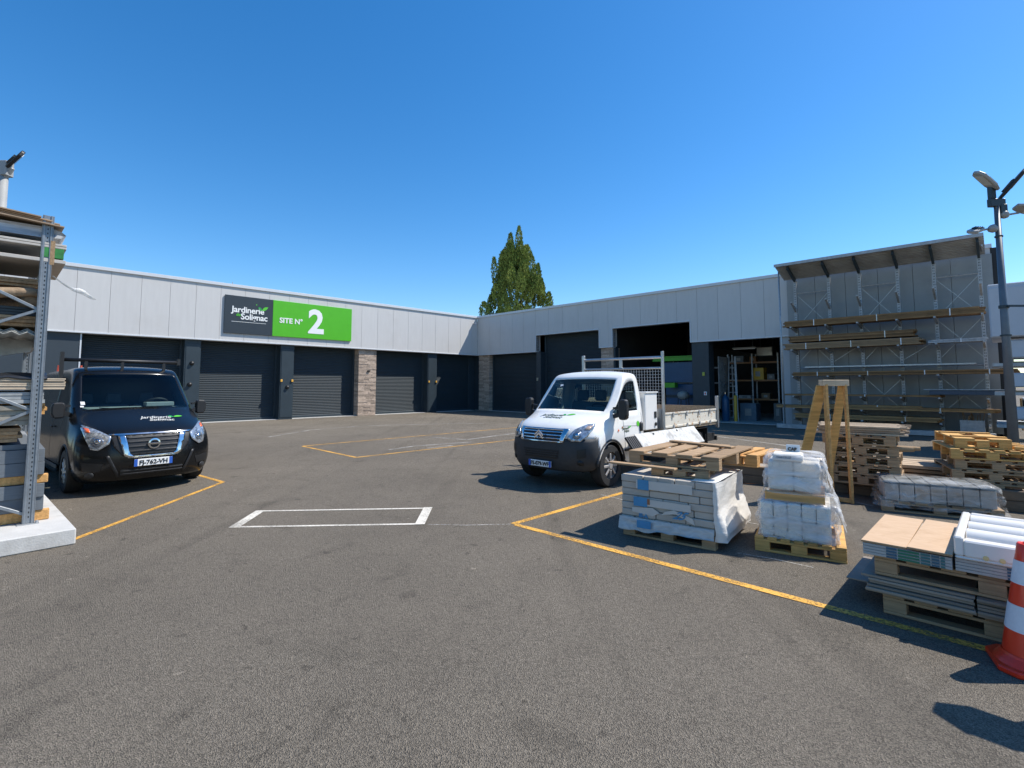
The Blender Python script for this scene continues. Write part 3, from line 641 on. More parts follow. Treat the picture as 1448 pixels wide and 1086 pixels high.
MB().cyl((0, 0, 3.30), (0, 0, 3.36), .085, n=20).box(-.02, .34, -.15, -.11, 3.31, 3.35).cyl((0, 0, 2.72), (0, 0, 2.75), .092, n=20).cyl((0, 0, 4.80), (0, 0, 4.83), .07, n=16).build('clamp_band', M_dark, lp)
MB().box(-.16, .16, -.05, .05, 5.45, 5.62).box(-.13, -.04, -.06, .06, 5.62, 5.95).box(.04, .18, -.06, .06, 5.30, 5.5).build('bracket', M_dark, lp, bevel=.01)
head(lp, 'lamp_head', (-.02, .0, 5.80), (-1, -.25, 0), R(32), .62, .29, R(-25))
head(lp, 'lamp_head', (.10, -.02, 5.62), (.74, -.67, 0), R(52), .66, .26, R(12), M_black)
for sx, z_, lab in ((-1, 4.98, 'l'), (1, 5.28, 'r')):
    MB().lathe([(0, -.02), (.06, 0), (.085, .05), (.085, .10), (.04, .14), (0, .14)], (0, -1, 0), (sx * .13, .05, z_), 16).cyl((sx * .2, 0, z_), (sx * .42, -.04, z_ - .05 + (.08 if sx > 0 else 0)), .02).build('camera_body', M_lampg, lp, smooth=True)
head(lp, 'lamp_head', (-.40, -.04, 4.95), (-1, -.3, 0), R(-20), .36, .20, R(-20))
head(lp, 'lamp_head', (.34, -.04, 5.42), (1, -.2, 0), R(-18), .60, .26, R(-20))
lp2 = thing('lamp_post', 'pale lamp post with one raised black head behind the left rack', 'lamp post', (-9.46, 9.1, 0))
MB().cyl((0, 0, 0), (0, 0, 5.62), .11, .075, 18).build('pole', M_lampg, lp2, smooth=True)
MB().box(-.22, .22, -.22, .22, 0, .03).build('base_plate', M_lampg, lp2)
MB().box(-.10, .12, -.08, .08, 5.58, 5.86).cyl((.0, 0, 5.5), (.15, 0, 5.75), .05).build('bracket', M_lampg, lp2, bevel=.01)
head(lp2, 'lamp_head', (.10, 0, 5.74), (1, -.1, 0), R(40), .42, .20, R(50), M_black)

# ============================================================ far right: white-sided containers and loads beyond the rack
def backbox(name, label, cat, x0, x1, y0, y1, z0, z1, m):
    t = thing(name, label, cat, lw(x0, y0, z0), RV); MB().box(0, x1 - x0, 0, y1 - y0, 0, z1 - z0).build('body', m, t, bevel=.02); return t
M_wp = mat('white_panel', (.50, .52, .56), .5, .04, 1.2, stain=(.40, .41, .44), sscale=1.1, samt=.4)
t = thing('white_container', 'raised white panelled container beyond the right end of the timber rack', 'container', lw(25.8, -5.2, 0), RV)
MB().box(0, 5, 0, 2.2, 2.95, 4.35).build('body', M_wp, t, bevel=.02)
MB().box(.02, 2.0, -.03, -.001, 2.97, 4.25).build('side_panel', M_wp, t, bevel=.01)
for x in (2.5, 4.8):
    for y in (.1, 2.1): MB().box(x - .06, x + .06, y - .06, y + .06, 0, 2.95).build('leg', M_wp, t)
for z in (.62, 1.45, 2.2): MB().box(0, 5, .05, 2.15, z, z + .08).build('shelf_beam', M_steel2, t)
rnd = random.Random(21); k = 0
for z, hh in ((.70, .5), (1.53, .5), (2.28, .55)):
    for x in (.25, 1.35, 2.6):
        k += 1; lvl = {.70: 'lower', 1.53: 'middle', 2.28: 'upper'}[z]; pos = {.25: 'first', 1.35: 'second', 2.6: 'third'}[x]
        q = thing('wrapped_load', f'{pos} white wrapped load on the {lvl} shelf under the raised container', 'load', lw(25.85 + x, -5.1, z), RV, 'wrapped loads under the white container')
        MB().box(0, 1.0, 0, .9, .12, hh + rnd.uniform(-.08, .08)).build('wrapped_goods', M_wp if k % 3 else mat('kraft', (.38, .27, .15), .8), q, bevel=.04); MB().box(0, 1, 0, .9, 0, .04).box(0, .1, 0, .9, .04, .12).box(.45, .55, 0, .9, .04, .12).box(.9, 1, 0, .9, .04, .12).build('pallet_base', M_greyw, q)
t = thing('utility_trailer', 'dark trailer with black tyres parked behind the lamp post', 'trailer', lw(26.4, -.9, 0), RV)
MB().box(0, 1.7, -.1, .9, .50, .62).box(0, .06, -.1, .9, .62, 1.25).box(.06, 1.7, -.1, -.06, .62, 1.2).box(.06, 1.7, .86, .9, .62, 1.2).build('trailer_body', M_black, t, bevel=.01)
MB().box(0, 1.75, -.15, .95, 1.25, 1.31).build('cover', mat('pale_cover', (.38, .40, .42), .5), t, bevel=.01)
for y in (-.22, .9): MB().lathe([(.0, 0), (.2, 0), (.32, .02), (.35, .06), (.35, .14), (.32, .18), (0, .18)], (0, 1, 0), (.6, y, .35), 24).build('wheel', M_rubber, t, smooth=True)
MB().box(-.06, -.02, .1, .3, .3, 1.3).build('wooden_upright', M_pine, t)
# ============================================================ vehicles
KF = [0, .30, .62, .90, 1.0]
def shell(strip, cols, rear, glass_rows, side_glass, rear_glass=None, sub=2):
    """strip: rows (x, z, half width, x recession at the edge, z drop at the edge) from bumper bottom over the roof to the tail;
    cols: side columns; each a list of (x, y, z) for rows 0..4 below the strip edge vertex"""
    bm = bmesh.new(); tagl = bm.faces.layers.int.new('tag')
    n = len(strip)
    def sp(i, f, sgn):
        x, z, hw, dx, dz = strip[i]; return Vector((x - dx * f ** 4.6, sgn * hw * f, z - dz * f ** 3))
    G = {}
    for i in range(n):
        for k, f in enumerate(KF):
            for sg_ in (1, -1):
                if k == 0 and sg_ == -1: G[i, 0, -1] = G[i, 0, 1]; continue
                G[i, k, sg_] = bm.verts.new(sp(i, f, sg_))
    def face(vs, t=0):
        u_ = []
        for v in vs:
            if v not in u_: u_.append(v)
        if len(u_) < 3: return
        try: f = bm.faces.new(u_)
        except ValueError: return
        f[tagl] = t; f.material_index = t
    for i in range(n - 1):
        for k in range(len(KF) - 1):
            t = 0
            if i in glass_rows and k < 3: t = 1
            if rear_glass and i in rear_glass and k < 3: t = 3
            face([G[i, k, 1], G[i, k + 1, 1], G[i + 1, k + 1, 1], G[i + 1, k, 1]], t)
            face([G[i, k, -1], G[i + 1, k, -1], G[i + 1, k + 1, -1], G[i, k + 1, -1]], t)
    K = len(KF) - 1
    for sg_ in (1, -1):
        C = [[G[0, K, sg_], G[1, K, sg_], G[2, K, sg_], G[3, K, sg_], G[3, K, sg_], G[3, K, sg_]]]
        for c, col in enumerate(cols):
            top = G[4 + c, K, sg_]; vs = []
            for r, p in enumerate(col):
                vs.append(top if p is None else bm.verts.new(Vector((p[0], sg_ * p[1], p[2]))))
            while len(vs) < 5: vs.append(top)
            vs.append(top); C.append(vs)
        for c in range(len(C) - 1):
            for r in range(5):
                t = 2 if (c in side_glass and r == 3) else 0
                q = [C[c][r], C[c + 1][r], C[c + 1][r + 1], C[c][r + 1]]
                if sg_ == 1: q = q[::-1]
                face(q, t)
        last = C[-1]; e = 4 + len(cols) - 1
        if rear:   # tail rows continue the strip downwards; edge vertices weld with the last column rows 4..0
            for j, r in enumerate((4, 3, 2, 1, 0)):
                a, b_ = G[e + 1 + j, K, sg_], last[r]
                b_.co = a.co = (a.co + b_.co) / 2
    bmesh.ops.remove_doubles(bm, verts=bm.verts, dist=.0008)
    bmesh.ops.recalc_face_normals(bm, faces=bm.faces)
    me = bpy.data.meshes.new('cage'); bm.to_mesh(me); bm.free()
    for q in range(4): me.materials.append(None)
    o = bpy.data.objects.new('cage', me); COL.objects.link(o)
    md = o.modifiers.new('s', 'SUBSURF'); md.levels = sub; md.render_levels = sub
    dg = bpy.context.evaluated_depsgraph_get(); dg.update()
    ev = bpy.data.meshes.new_from_object(o.evaluated_get(dg)); bpy.data.objects.remove(o)
    full = bmesh.new(); full.from_mesh(ev)
    # orient outwards
    full.faces.ensure_lookup_table()
    up = sum(f.normal.z * f.calc_area() for f in full.faces if f.calc_center_median().z > 1.9 * .9)
    if up < 0: bmesh.ops.reverse_faces(full, faces=full.faces)
    return full
def take(full, pred, name, m, parent, inset=0, rim=None, thick=0, keepgroups=False):
    bm = full.copy(); dele = [f for f in bm.faces if not pred(f)]; bmesh.ops.delete(bm, geom=dele, context='FACES')
    obs = None
    if inset:
        r = bmesh.ops.inset_region(bm, faces=bm.faces[:], thickness=inset, use_boundary=True, use_even_offset=True)
        ring = set(r['faces'])
        for f in bm.faces: f.material_index = 1 if f in ring else 0
    else:
        for f in bm.faces: f.material_index = 0
    for f in bm.faces: f.smooth = True
    me = bpy.data.meshes.new(name); bm.to_mesh(me); bm.free(); me.materials.clear(); me.materials.append(m)
    if inset: me.materials.append(rim)
    o = bpy.data.objects.new(name, me); COL.objects.link(o); o.parent = parent
    if thick: md = o.modifiers.new('t', 'SOLIDIFY'); md.thickness = thick; md.offset = -1
    return o
def bvh_of(full): return BVHTree.FromBMesh(full)
def polymesh(pts, step=.05):
    bm = bmesh.new(); vs = [bm.verts.new((p[0], p[1], 0)) for p in pts]; f = bm.faces.new(vs)
    if f.normal.z < 0: f.normal_flip()
    bmesh.ops.triangulate(bm, faces=[f])
    for _ in range(5):
        es = [e for e in bm.edges if e.calc_length() > step]
        if not es: break
        bmesh.ops.subdivide_edges(bm, edges=es, cuts=1); bmesh.ops.triangulate(bm, faces=[f for f in bm.faces if len(f.verts) > 3])
    bm.verts.ensure_lookup_table(); bm.verts.index_update()
    v = [x.co.copy() for x in bm.verts]; fs = [[x.index for x in f.verts] for f in bm.faces]; bm.free(); return v, fs
def decal(bv, geo, mode, name, m, parent, off=.006, thick=0, T=None, smooth=True):
    """lays a flat outline or lettering onto the body: mode front (u=y, v=z), left/right side (u=x, v=z), top (u=y, v=x)"""
    vs, fs = geo; out = []
    for p in vs:
        if T: p = T(p)
        if mode == 'front': o, d = Vector((3, p[0], p[1])), Vector((-1, 0, 0))
        elif mode == 'back': o, d = Vector((-9, p[0], p[1])), Vector((1, 0, 0))
        elif mode == 'left': o, d = Vector((p[0], 4, p[1])), Vector((0, -1, 0))
        elif mode == 'right': o, d = Vector((p[0], -4, p[1])), Vector((0, 1, 0))
        else: o, d = Vector((p[1], p[0], 5)), Vector((0, 0, -1))
        h, nrm, _, _ = bv.ray_cast(o, d)
        if h is None: h, nrm, _, _ = bv.find_nearest(o + d * (3 if mode != 'left' and mode != 'right' else 3.05))
        if nrm.dot(d) > 0: nrm = -nrm
        out.append(h + nrm * (off + (p[2] if len(p) > 2 else 0) * 0))
    b = MB(); b.add(out, fs); o = b.build(name, m, parent, smooth=smooth)
    bm = bmesh.new(); bm.from_mesh(o.data)
    ref = {'front': Vector((1, 0, 0)), 'back': Vector((-1, 0, 0)), 'left': Vector((0, 1, 0)), 'right': Vector((0, -1, 0))}.get(mode, Vector((0, 0, 1)))
    s_ = sum(f.normal.dot(ref) * f.calc_area() for f in bm.faces)
    if s_ < 0: bmesh.ops.reverse_faces(bm, faces=bm.faces)
    bm.to_mesh(o.data); bm.free()
    if thick: md = o.modifiers.new('t', 'SOLIDIFY'); md.thickness = thick; md.offset = 1
    return o
def wheel(parent, x, y, r, wd, side, rim_m, steel=False, name='wheel'):
    """side=+1: outer face towards +y"""
    t = MB(); pr = [(r * .62, -wd / 2), (r * .93, -wd / 2), (r * .985, -wd * .40), (r, -wd * .3), (r, wd * .3), (r * .985, wd * .40), (r * .93, wd / 2), (r * .64, wd / 2 + .004), (r * .62, wd * .40)]
    t.lathe(pr, (0, side, 0), (x, y, r), 36); w_ = t.build(name, M_rubber, parent, auto=40)
    b = MB(); b.lathe([(r * .64, wd * .42), (r * .60, wd * .34), (r * .56, wd * .26), (r * .3, wd * .30), (r * .22, wd * .42), (0, wd * .44)], (0, side, 0), (x, y, r), 30)
    b.build('rim', M_headd if not steel else mat('steel_rim', (.16, .15, .14), .6, .25, 10, metal=.4), w_, smooth=True)
    b = MB(); nsp = 10 if not steel else 8
    for k in range(nsp):
        a = 2 * math.pi * k / nsp; c, s_ = math.cos(a), math.sin(a)
        p0 = Vector((x + c * r * .2, y + side * wd * .46, r + s_ * r * .2)); p1 = Vector((x + c * r * .58, y + side * wd * .43, r + s_ * r * .58)); b.beam(p0, p1, r * .11, .02, up=(0, 1, 0))
    b.cyl((x, y + side * wd * .40, r), (x, y + side * wd * .53, r), r * .2, r * .16, 18)
    b.build('rim_spokes', rim_m, w_, bevel=.004)
    return w_
def arch(parent, cx, y, r, rr, side, m, a0=8, a1=172, zc=.34):
    pts = [(cx + r * math.cos(R(a)), y, zc + r * math.sin(R(a))) for a in range(a0, a1 + 1, 8)]
    return MB().tube(pts, rr, 8).build('arch_lip', m, parent, smooth=True)
def well(parent, cx, r, y0, y1, zc):
    b = MB(); n = 16
    for (ya, yb) in ((y0, y1), (-y1, -y0)):
        vs = []
        for i in range(n + 1):
            a = math.pi * i / n
            for yy in (ya, yb): vs.append((cx + r * math.cos(a), yy, zc + r * math.sin(a)))
        b.add(vs, [(2 * i, 2 * i + 1, 2 * i + 3, 2 * i + 2) for i in range(n)])
        inner = min(abs(ya), abs(yb)) * (1 if ya > 0 else -1)
        b.box(cx - r, cx + r, min(inner, inner - .02), max(inner, inner - .02), zc - .1, zc + r)
    return b.build('wheel_well', M_black, parent)
def mirror_(parent, side, x, y, z, m, w_=.16, h_=.26, arm=.12):
    b = MB(); y1 = y + side * arm
    b.prism([(0, 0), (0, h_), (w_ * .2, h_ + .03), (w_ * .9, h_ + .02), (w_, h_ * .8), (w_, .05), (w_ * .8, -.03), (w_ * .15, -.03)], .11, 0, Matrix(((0, 0, 1, x), (side, 0, 0, y1), (0, 1, 0, z), (0, 0, 0, 1))))
    o = b.build('wing_mirror', m, parent, bevel=.02)
    MB().beam((x + .06, y - side * .03, z + .02), (x + .05, y1 + side * .03, z + .06), .06, .07).beam((x + .05, y - side * .02, z + .16), (x + .05, y1 + side * .03, z + .18), .04, .04).build('mirror_arm', m, o)
    MB().box(x - .004, x - .001, min(y1 + side * .02, y1 + side * (w_ - .02)), max(y1 + side * .02, y1 + side * (w_ - .02)), z, z + h_ * .95).build('mirror_glass', M_chrome, o)
    return o
def seat(parent, x, y, z, m):
    b = MB(); b.box(x - .02, x + .48, y - .24, y + .24, z, z + .16); b.beam((x - .02, y, z + .1), (x - .16, y, z + .72), .46, .13, up=(1, 0, 0)); b.beam((x - .16, y, z + .74), (x - .19, y, z + .95), .24, .1, up=(1, 0, 0))
    return b.build('seat', m, parent, bevel=.03)
def plate(parent, txt, x, z, w_=.50, h_=.11, y=0):
    p = MB().box(x, x + .012, y - w_ / 2, y + w_ / 2, z, z + h_).build('number_plate', M_plate, parent, bevel=.003)
    MB().box(x + .0125, x + .014, y - w_ / 2, y - w_ / 2 + .045, z, z + h_).build('plate_band', M_plblue, p); MB().box(x + .0125, x + .014, y + w_ / 2 - .045, y + w_ / 2, z, z + h_).build('plate_band', M_plblue, p)
    vs, fs = text_geo(txt, h_ * .86, bold=.002, align='CENTER', spacing=.98); M = Matrix.Translation((x + .014, y, z + h_ * .20)) @ Matrix(((0, 0, 1, 0), (1, 0, 0, 0), (0, 1, 0, 0), (0, 0, 0, 1)))
    MB().add(vs, fs, 0, M).build('plate_lettering', M_ink, p)
def logo(bv, root, mode, u0, v0, size, flip, col, gap=.42, lead=.02):
    """two-line firm lettering with a green leaf, laid on the bonnet or the door"""
    for txt, du, dv in (('Jardinerie', 0, size * .62), ('Solignac', size * .9, -size * .16)):
        g = text_geo(txt, size, bold=.002, shear=.25)
        if mode == 'top': T = lambda p, du=du, dv=dv: (u0 + (p[0] + du), v0 - 0 - (-(p[1] + dv)) * flip, 0)
        elif mode == 'left': T = lambda p, du=du, dv=dv: (u0 - (p[0] + du), v0 + p[1] + dv, 0)
        decal(bv, g, mode, 'lettering', col, root, .005, T=T, smooth=False)
    for m_, a_, L_ in ((M_green2, R(22), 1.5), (M_green3, R(150), .7)):
        pts = leaf_outline(size * 4.3, size * 1.05, size * L_, size * .28, a_)
        g = polymesh(pts, .05)
        T = (lambda p: (u0 + p[0], v0 + p[1] * flip, 0)) if mode == 'top' else (lambda p: (u0 - p[0], v0 + p[1], 0))
        decal(bv, g, mode, 'leaf_emblem', m_, root, .006, T=T)

# ---------------------------------------------------------------- black panel van
van = thing('panel_van', 'black panel van with roof bar and green leaf lettering on its bonnet', 'van')
vf = Vector((.766, -.643, 0)).normalized(); van.location = (-5.80, 8.25, 0); van.rotation_euler = (0, 0, math.atan2(vf.y, vf.x))
st = [(-.10, .20, .84, .30, 0), (0, .32, .92, .33, 0), (0, .64, .955, .36, 0), (-.05, .93, .93, .42, .02), (-.20, 1.03, .90, .34, .03), (-.52, 1.17, .88, .25, .05), (-.84, 1.30, .88, .26, .05), (-1.20, 1.63, .83, .22, .03), (-1.50, 1.935, .785, .18, .03),
      (-1.72, 2.035, .775, .07, .04), (-2.1, 2.07, .77, .0, .06), (-2.7, 2.05, .77, 0, .07), (-3.3, 2.05, .77, 0, .07), (-3.62, 2.045, .77, 0, .07), (-3.78, 2.04, .77, 0, .07), (-4.03, 2.04, .77, 0, .07), (-4.28, 2.035, .77, 0, .07), (-4.45, 2.03, .77, 0, .07), (-4.98, 1.98, .75, 0, .07),
      (-5.04, 1.75, .85, .02, 0), (-5.08, 1.20, .95, .02, 0), (-5.09, .80, .965, .02, 0), (-5.1, .5, .96, .02, 0), (-5.06, .28, .93, .02, 0)]
cols = [[(-.52, .93, .26), (-.50, .955, .42), (-.50, .965, .68), None],
        [(-.68, .95, .68), (-.69, .97, .76), (-.70, .97, .90), None],
        [(-.95, .955, .765), (-.97, .972, .84), (-1.0, .965, 1.0), None],
        [(-1.25, .955, .64), (-1.28, .972, .76), (-1.32, .965, .98), (-1.42, .925, 1.17), (-1.47, .86, 1.50)],
        [(-1.365, .95, .26), (-1.46, .972, .50), (-1.52, .968, .90), (-1.72, .925, 1.15), (-1.76, .82, 1.77)],
        [(-1.75, .95, .24), (-1.80, .972, .50), (-1.82, .968, .90), (-1.90, .925, 1.14), (-1.90, .81, 1.83)]]
for x in (-2.2, -2.72, -3.3): cols.append([(x, .95, .24), (x, .972, .50), (x, .968, .90), (x, .925, 1.14), (x, .825, 1.84)])
cols.append([(-3.61, .95, .26), (-3.60, .972, .5), (-3.6, .968, .9), (-3.6, .925, 1.14), (-3.6, .825, 1.84)])
cols.append([(-3.74, .95, .66), (-3.74, .972, .76), (-3.74, .968, .94), (-3.74, .925, 1.14), (-3.74, .825, 1.84)])
cols.append([(-4.03, .95, .765), (-4.03, .972, .84), (-4.03, .968, 1.0), (-4.03, .925, 1.16), (-4.03, .825, 1.84)])
cols.append([(-4.32, .95, .66), (-4.32, .972, .76), (-4.32, .968, .94), (-4.32, .925, 1.14), (-4.32, .825, 1.84)])
cols.append([(-4.45, .95, .26), (-4.46, .972, .5), (-4.46, .968, .9), (-4.46, .925, 1.14), (-4.46, .825, 1.84)])
cols.append([(-5.04, .93, .28), (-5.06, .955, .5), (-5.06, .96, .9), (-5.05, .925, 1.14), (-5.0, .81, 1.8)])
full = shell(st, cols, True, (6, 7), (4, 5, 6))
vb = bvh_of(full)
take(full, lambda f: f.material_index == 0, 'body', M_blackp, van, thick=.012)
take(full, lambda f: f.material_index == 1, 'windscreen', glass_mat('van_windscreen', (.66, .78, .78), .7), van, inset=.035, rim=M_black)
take(full, lambda f: f.material_index == 2 and f.calc_center_median().y > 0, 'side_window', glass_mat('van_side_glass', (.30, .36, .38)), van, inset=.04, rim=M_black)
take(full, lambda f: f.material_index == 2 and f.calc_center_median().y < 0, 'side_window', glass_mat('van_side_glass', (.30, .36, .38)), van, inset=.04, rim=M_black)
full.free()
MB().box(-4.9, -.45, -.80, .80, .22, .34).box(-2.25, -2.2, -.85, .85, .3, 1.85).build('floor_pan', M_black, van)
M_dash = mat('dashboard', (.28, .31, .30), .6, .1, 10)
d_ = MB().add([(-1.12, -.80, 1.29), (-1.12, .80, 1.29), (-1.45, .80, 1.33), (-1.45, -.80, 1.33), (-1.5, .80, .8), (-1.5, -.80, .8)], [(0, 3, 2, 1), (3, 5, 4, 2)]).box(-1.44, -1.25, .18, .62, 1.325, 1.40).build('dashboard', M_dash, van, bevel=.01)
b = MB(); cw = Vector((-1.54, .40, 1.36)); ax = Vector((-.55, 0, .84)).normalized(); xx = Vector((0, 1, 0)); yy = ax.cross(xx)
b.tube([cw + (xx * math.cos(t) + yy * math.sin(t)) * .19 for t in [i * math.pi / 12 for i in range(25)]], .016, 8); b.beam(cw - xx * .18, cw + xx * .18, .04, .02); b.build('steering_wheel', M_bump, van, smooth=True)
for y in (.42, -.10, -.52): seat(van, -2.05, y, .62, mat('seat_cloth', (.11, .12, .13), .9))
for s_ in (1, -1): wheel(van, -.93, s_ * .845, .345, .22, s_, M_alu); wheel(van, -4.03, s_ * .845, .345, .22, s_, M_alu)
well(van, -.93, .415, .66, .94, .34); well(van, -4.03, .415, .66, .94, .34)
for s_ in (1, -1):
    for cx in (-.93, -4.03): arch(van, cx, s_ * .955, .415, .018, s_, M_bump)
# front face furniture
def quad_y(pts): return pts
FR = 'front'
lens = [(.53, .90), (.56, .79), (.68, .70), (.76, .72), (.815, .88), (.84, 1.02), (.82, 1.07), (.74, 1.03), (.63, .965)]
for s_ in (1, -1):
    P = [(s_ * y, z) for y, z in lens]
    h = decal(vb, polymesh(P, .05), FR, 'headlight', M_head, van, .010, thick=.012)
    cy = .685 * s_
    decal(vb, polymesh([(cy + .068 * math.cos(a) , .835 + .068 * math.sin(a)) for a in [i * math.pi / 8 for i in range(16)]]), FR, 'lamp_bowl', M_headd, h, .024, thick=.004)
    decal(vb, polymesh([(cy + .035 * math.cos(a) , .835 + .035 * math.sin(a)) for a in [i * math.pi / 8 for i in range(16)]]), FR, 'bulb', M_chrome, h, .030, thick=.006)
    decal(vb, polymesh([(s_ * .75, .96), (s_ * .80, .96), (s_ * .815, 1.03), (s_ * .76, 1.01)]), FR, 'indicator', M_orange, h, .024, thick=.003)
    b = MB()
gr = decal(vb, polymesh([(-.54, .91), (-.51, .74), (-.40, .60), (.40, .60), (.51, .74), (.54, .91)]), FR, 'grille', M_black, van, .008, thick=.006)
for z in (.66, .73, .80, .86): decal(vb, polymesh([(-.36, z), (.36, z), (.37, z + .022), (-.37, z + .022)], .08), FR, 'grille_bar', M_bump, gr, .018, thick=.01)
decal(vb, polymesh([(-.56, .915), (.56, .915), (.56, .935), (-.56, .935)], .08), FR, 'chrome_strip', M_chrome, van, .016, thick=.008)
for s_ in (1, -1): decal(vb, polymesh([(s_ * .46, .915), (s_ * .37, .915), (s_ * .31, .63), (s_ * .25, .585), (s_ * .31, .565), (s_ * .38, .60)], .06), FR, 'chrome_blade', M_chrome, van, .02, thick=.012)
decal(vb, polymesh([(-.34, .565), (.34, .565), (.33, .595), (-.33, .595)], .08), FR, 'chrome_blade', M_chrome, van, .02, thick=.010)
MB().lathe([(.062, 0), (.085, 0), (.085, .012), (.062, .016)], (1, 0, 0), (.012, 0, .77), 24).box(.012, .03, -.092, .092, .755, .785).build('badge', M_chrome, van, bevel=.002)
decal(vb, polymesh([(-.42, .30), (.42, .30), (.42, .40), (-.42, .40)], .08), FR, 'lower_intake', M_ink, van, .006)
for z in (.325, .37): decal(vb, polymesh([(-.42, z), (.42, z), (.42, z + .012), (-.42, z + .012)], .08), FR, 'intake_bar', M_bump, van, .014, thick=.012)
for s_ in (1, -1):
    decal(vb, polymesh([(s_ * .62, .50), (s_ * .86, .53), (s_ * .84, .40), (s_ * .66, .38)], .06), FR, 'bumper_recess', M_ink, van, .006)
    decal(vb, polymesh([(s_ * .76 + .05 * math.cos(a), .33 + .05 * math.sin(a)) for a in [i * math.pi / 8 for i in range(16)]]), FR, 'fog_lamp', M_bump, van, .010, thick=.006)
    decal(vb, polymesh([(s_ * .45, .26), (s_ * .60, .62), (s_ * .56, .62), (s_ * .42, .30)], .06), FR, 'bumper_fin', M_black, van, .006, thick=.012)
plate(van, 'FJ-762-VH', .022, .43, .52, .11)
# body seams, door handle, mirrors, wipers, inspection stickers
for s_, md_ in ((1, 'left'), (-1, 'right')):
    for pts in ([(-2.18, .30), (-2.17, 1.86), (-2.185, 1.86), (-2.195, .30)], [(-1.40, .95), (-1.42, 1.18), (-1.43, 1.18), (-1.415, .95)], [(-3.35, .3), (-3.35, 1.86), (-3.36, 1.86), (-3.36, .3)], [(-2.2, 1.42), (-4.9, 1.42), (-4.9, 1.41), (-2.2, 1.41)]):
        decal(vb, polymesh(pts, .1), md_, 'door_seam', M_ink, van, .003)
    decal(vb, polymesh([(-1.96, .98), (-2.12, .98), (-2.12, 1.01), (-1.96, 1.01)], .1), md_, 'door_handle', M_black, van, .02, thick=.02)
    decal(vb, polymesh([(-1.40, .34), (-3.55, .34), (-3.55, .40), (-1.40, .40)], .1), md_, 'sill_strip', M_bump, van, .01, thick=.012)
    mirror_(van, s_, -1.22, s_ * .90, 1.20, M_black, .17, .20, .05)
for y0_, y1_ in ((-.55, .05), (.05, .68)): MB().beam((-.92, y0_ + .5, 1.285), (-.90 - .04, y0_, 1.33), .018, .014).build('wiper', M_black, van)
decal(vb, polymesh([(-.76, 1.38), (-.71, 1.38), (-.71, 1.43), (-.76, 1.43)], .1), FR, 'sticker', M_inkw, van, .005)
decal(vb, polymesh([(-.77, 1.34), (-.73, 1.34), (-.73, 1.365), (-.77, 1.365)], .1), FR, 'sticker', M_inkw, van, .005)
logo(vb, van, 'top', -.08, -.40, .112, -1, M_inkw)
# roof bar on feet, folded ladder upright behind it
b = MB(); b.cyl((-1.72, -.93, 2.15), (-1.72, .78, 2.15), .032, n=12); rb_ = b.build('roof_bar', M_black, van, smooth=True)
for y in (-.62, -.1, .55): MB().beam((-1.72, y, 1.98), (-1.72, y, 2.14), .04, .05).build('bar_foot', M_black, rb_)
MB().box(-1.76, -1.68, -.97, -.92, 1.75, 2.28).build('bar_end_post', M_black, rb_); MB().box(-1.75, -1.69, .77, .82, 2.10, 2.22).build('bar_end_post', M_black, rb_)

# ---------------------------------------------------------------- white flatbed truck
trk = thing('flatbed_truck', 'white flatbed truck with open drop-side body and grey front bumper', 'truck')
tf = Vector((-.676, -.737, 0)).normalized(); trk.location = (.48, 8.60, 0); trk.rotation_euler = (0, 0, math.atan2(tf.y, tf.x))
st = [(-.06, .30, .78, .30, 0), (0, .42, .86, .30, 0), (.0, .72, .88, .30, 0), (-.05, .96, .85, .36, .02), (-.20, 1.07, .82, .30, .03), (-.46, 1.16, .82, .24, .04), (-.70, 1.235, .86, .17, .03), (-1.02, 1.56, .825, .16, .02), (-1.28, 1.86, .775, .12, .02),
      (-1.42, 1.95, .76, .05, .035), (-1.68, 1.985, .745, 0, .05), (-1.93, 1.975, .73, 0, .05), (-1.99, 1.80, .79, .01, 0), (-2.0, 1.22, .87, .01, 0), (-2.0, .9, .89, .01, 0), (-2.0, .6, .89, .01, 0), (-1.98, .34, .88, .01, 0)]
cols = [[(-.385, .89, .36), (-.38, .90, .52), (-.38, .895, .78), None],
        [(-.56, .89, .70), (-.57, .90, .80), (-.58, .895, .94), None],
        [(-.86, .89, .79), (-.88, .90, .87), (-.90, .895, 1.02), None],
        [(-1.12, .89, .66), (-1.15, .90, .80), (-1.18, .895, .98), (-1.13, .875, 1.20), (-1.14, .85, 1.50)],
        [(-1.22, .89, .36), (-1.30, .90, .60), (-1.36, .895, .95), (-1.36, .875, 1.17), (-1.37, .80, 1.83)],
        [(-1.5, .89, .34), (-1.52, .90, .60), (-1.53, .895, .95), (-1.56, .875, 1.16), (-1.56, .79, 1.905)],
        [(-1.74, .89, .34), (-1.74, .90, .60), (-1.74, .895, .95), (-1.74, .875, 1.16), (-1.74, .79, 1.91)],
        [(-1.95, .885, .34), (-1.97, .89, .60), (-1.97, .89, .9), (-1.97, .86, 1.2), (-1.96, .765, 1.86)]]
full = shell(st, cols, True, (6, 7), (3, 4, 5, 6), (12,))
tb = bvh_of(full)
isb = lambda f: (f.calc_center_median().z < .90 and f.calc_center_median().x > -.40 - .0) and f.material_index == 0
def bumper(f):
    c = f.calc_center_median(); return f.material_index == 0 and c.z < .84 and c.x > -.42
take(full, lambda f: f.material_index == 0 and not bumper(f), 'cab', M_white, trk, thick=.012)
take(full, bumper, 'bumper', M_bump, trk, thick=.03)
gt = glass_mat('truck_glass', (.50, .60, .60))
take(full, lambda f: f.material_index == 1, 'windscreen', gt, trk, inset=.03, rim=M_black)
take(full, lambda f: f.material_index == 2 and f.calc_center_median().y > 0, 'side_window', gt, trk, inset=.024, rim=M_black)
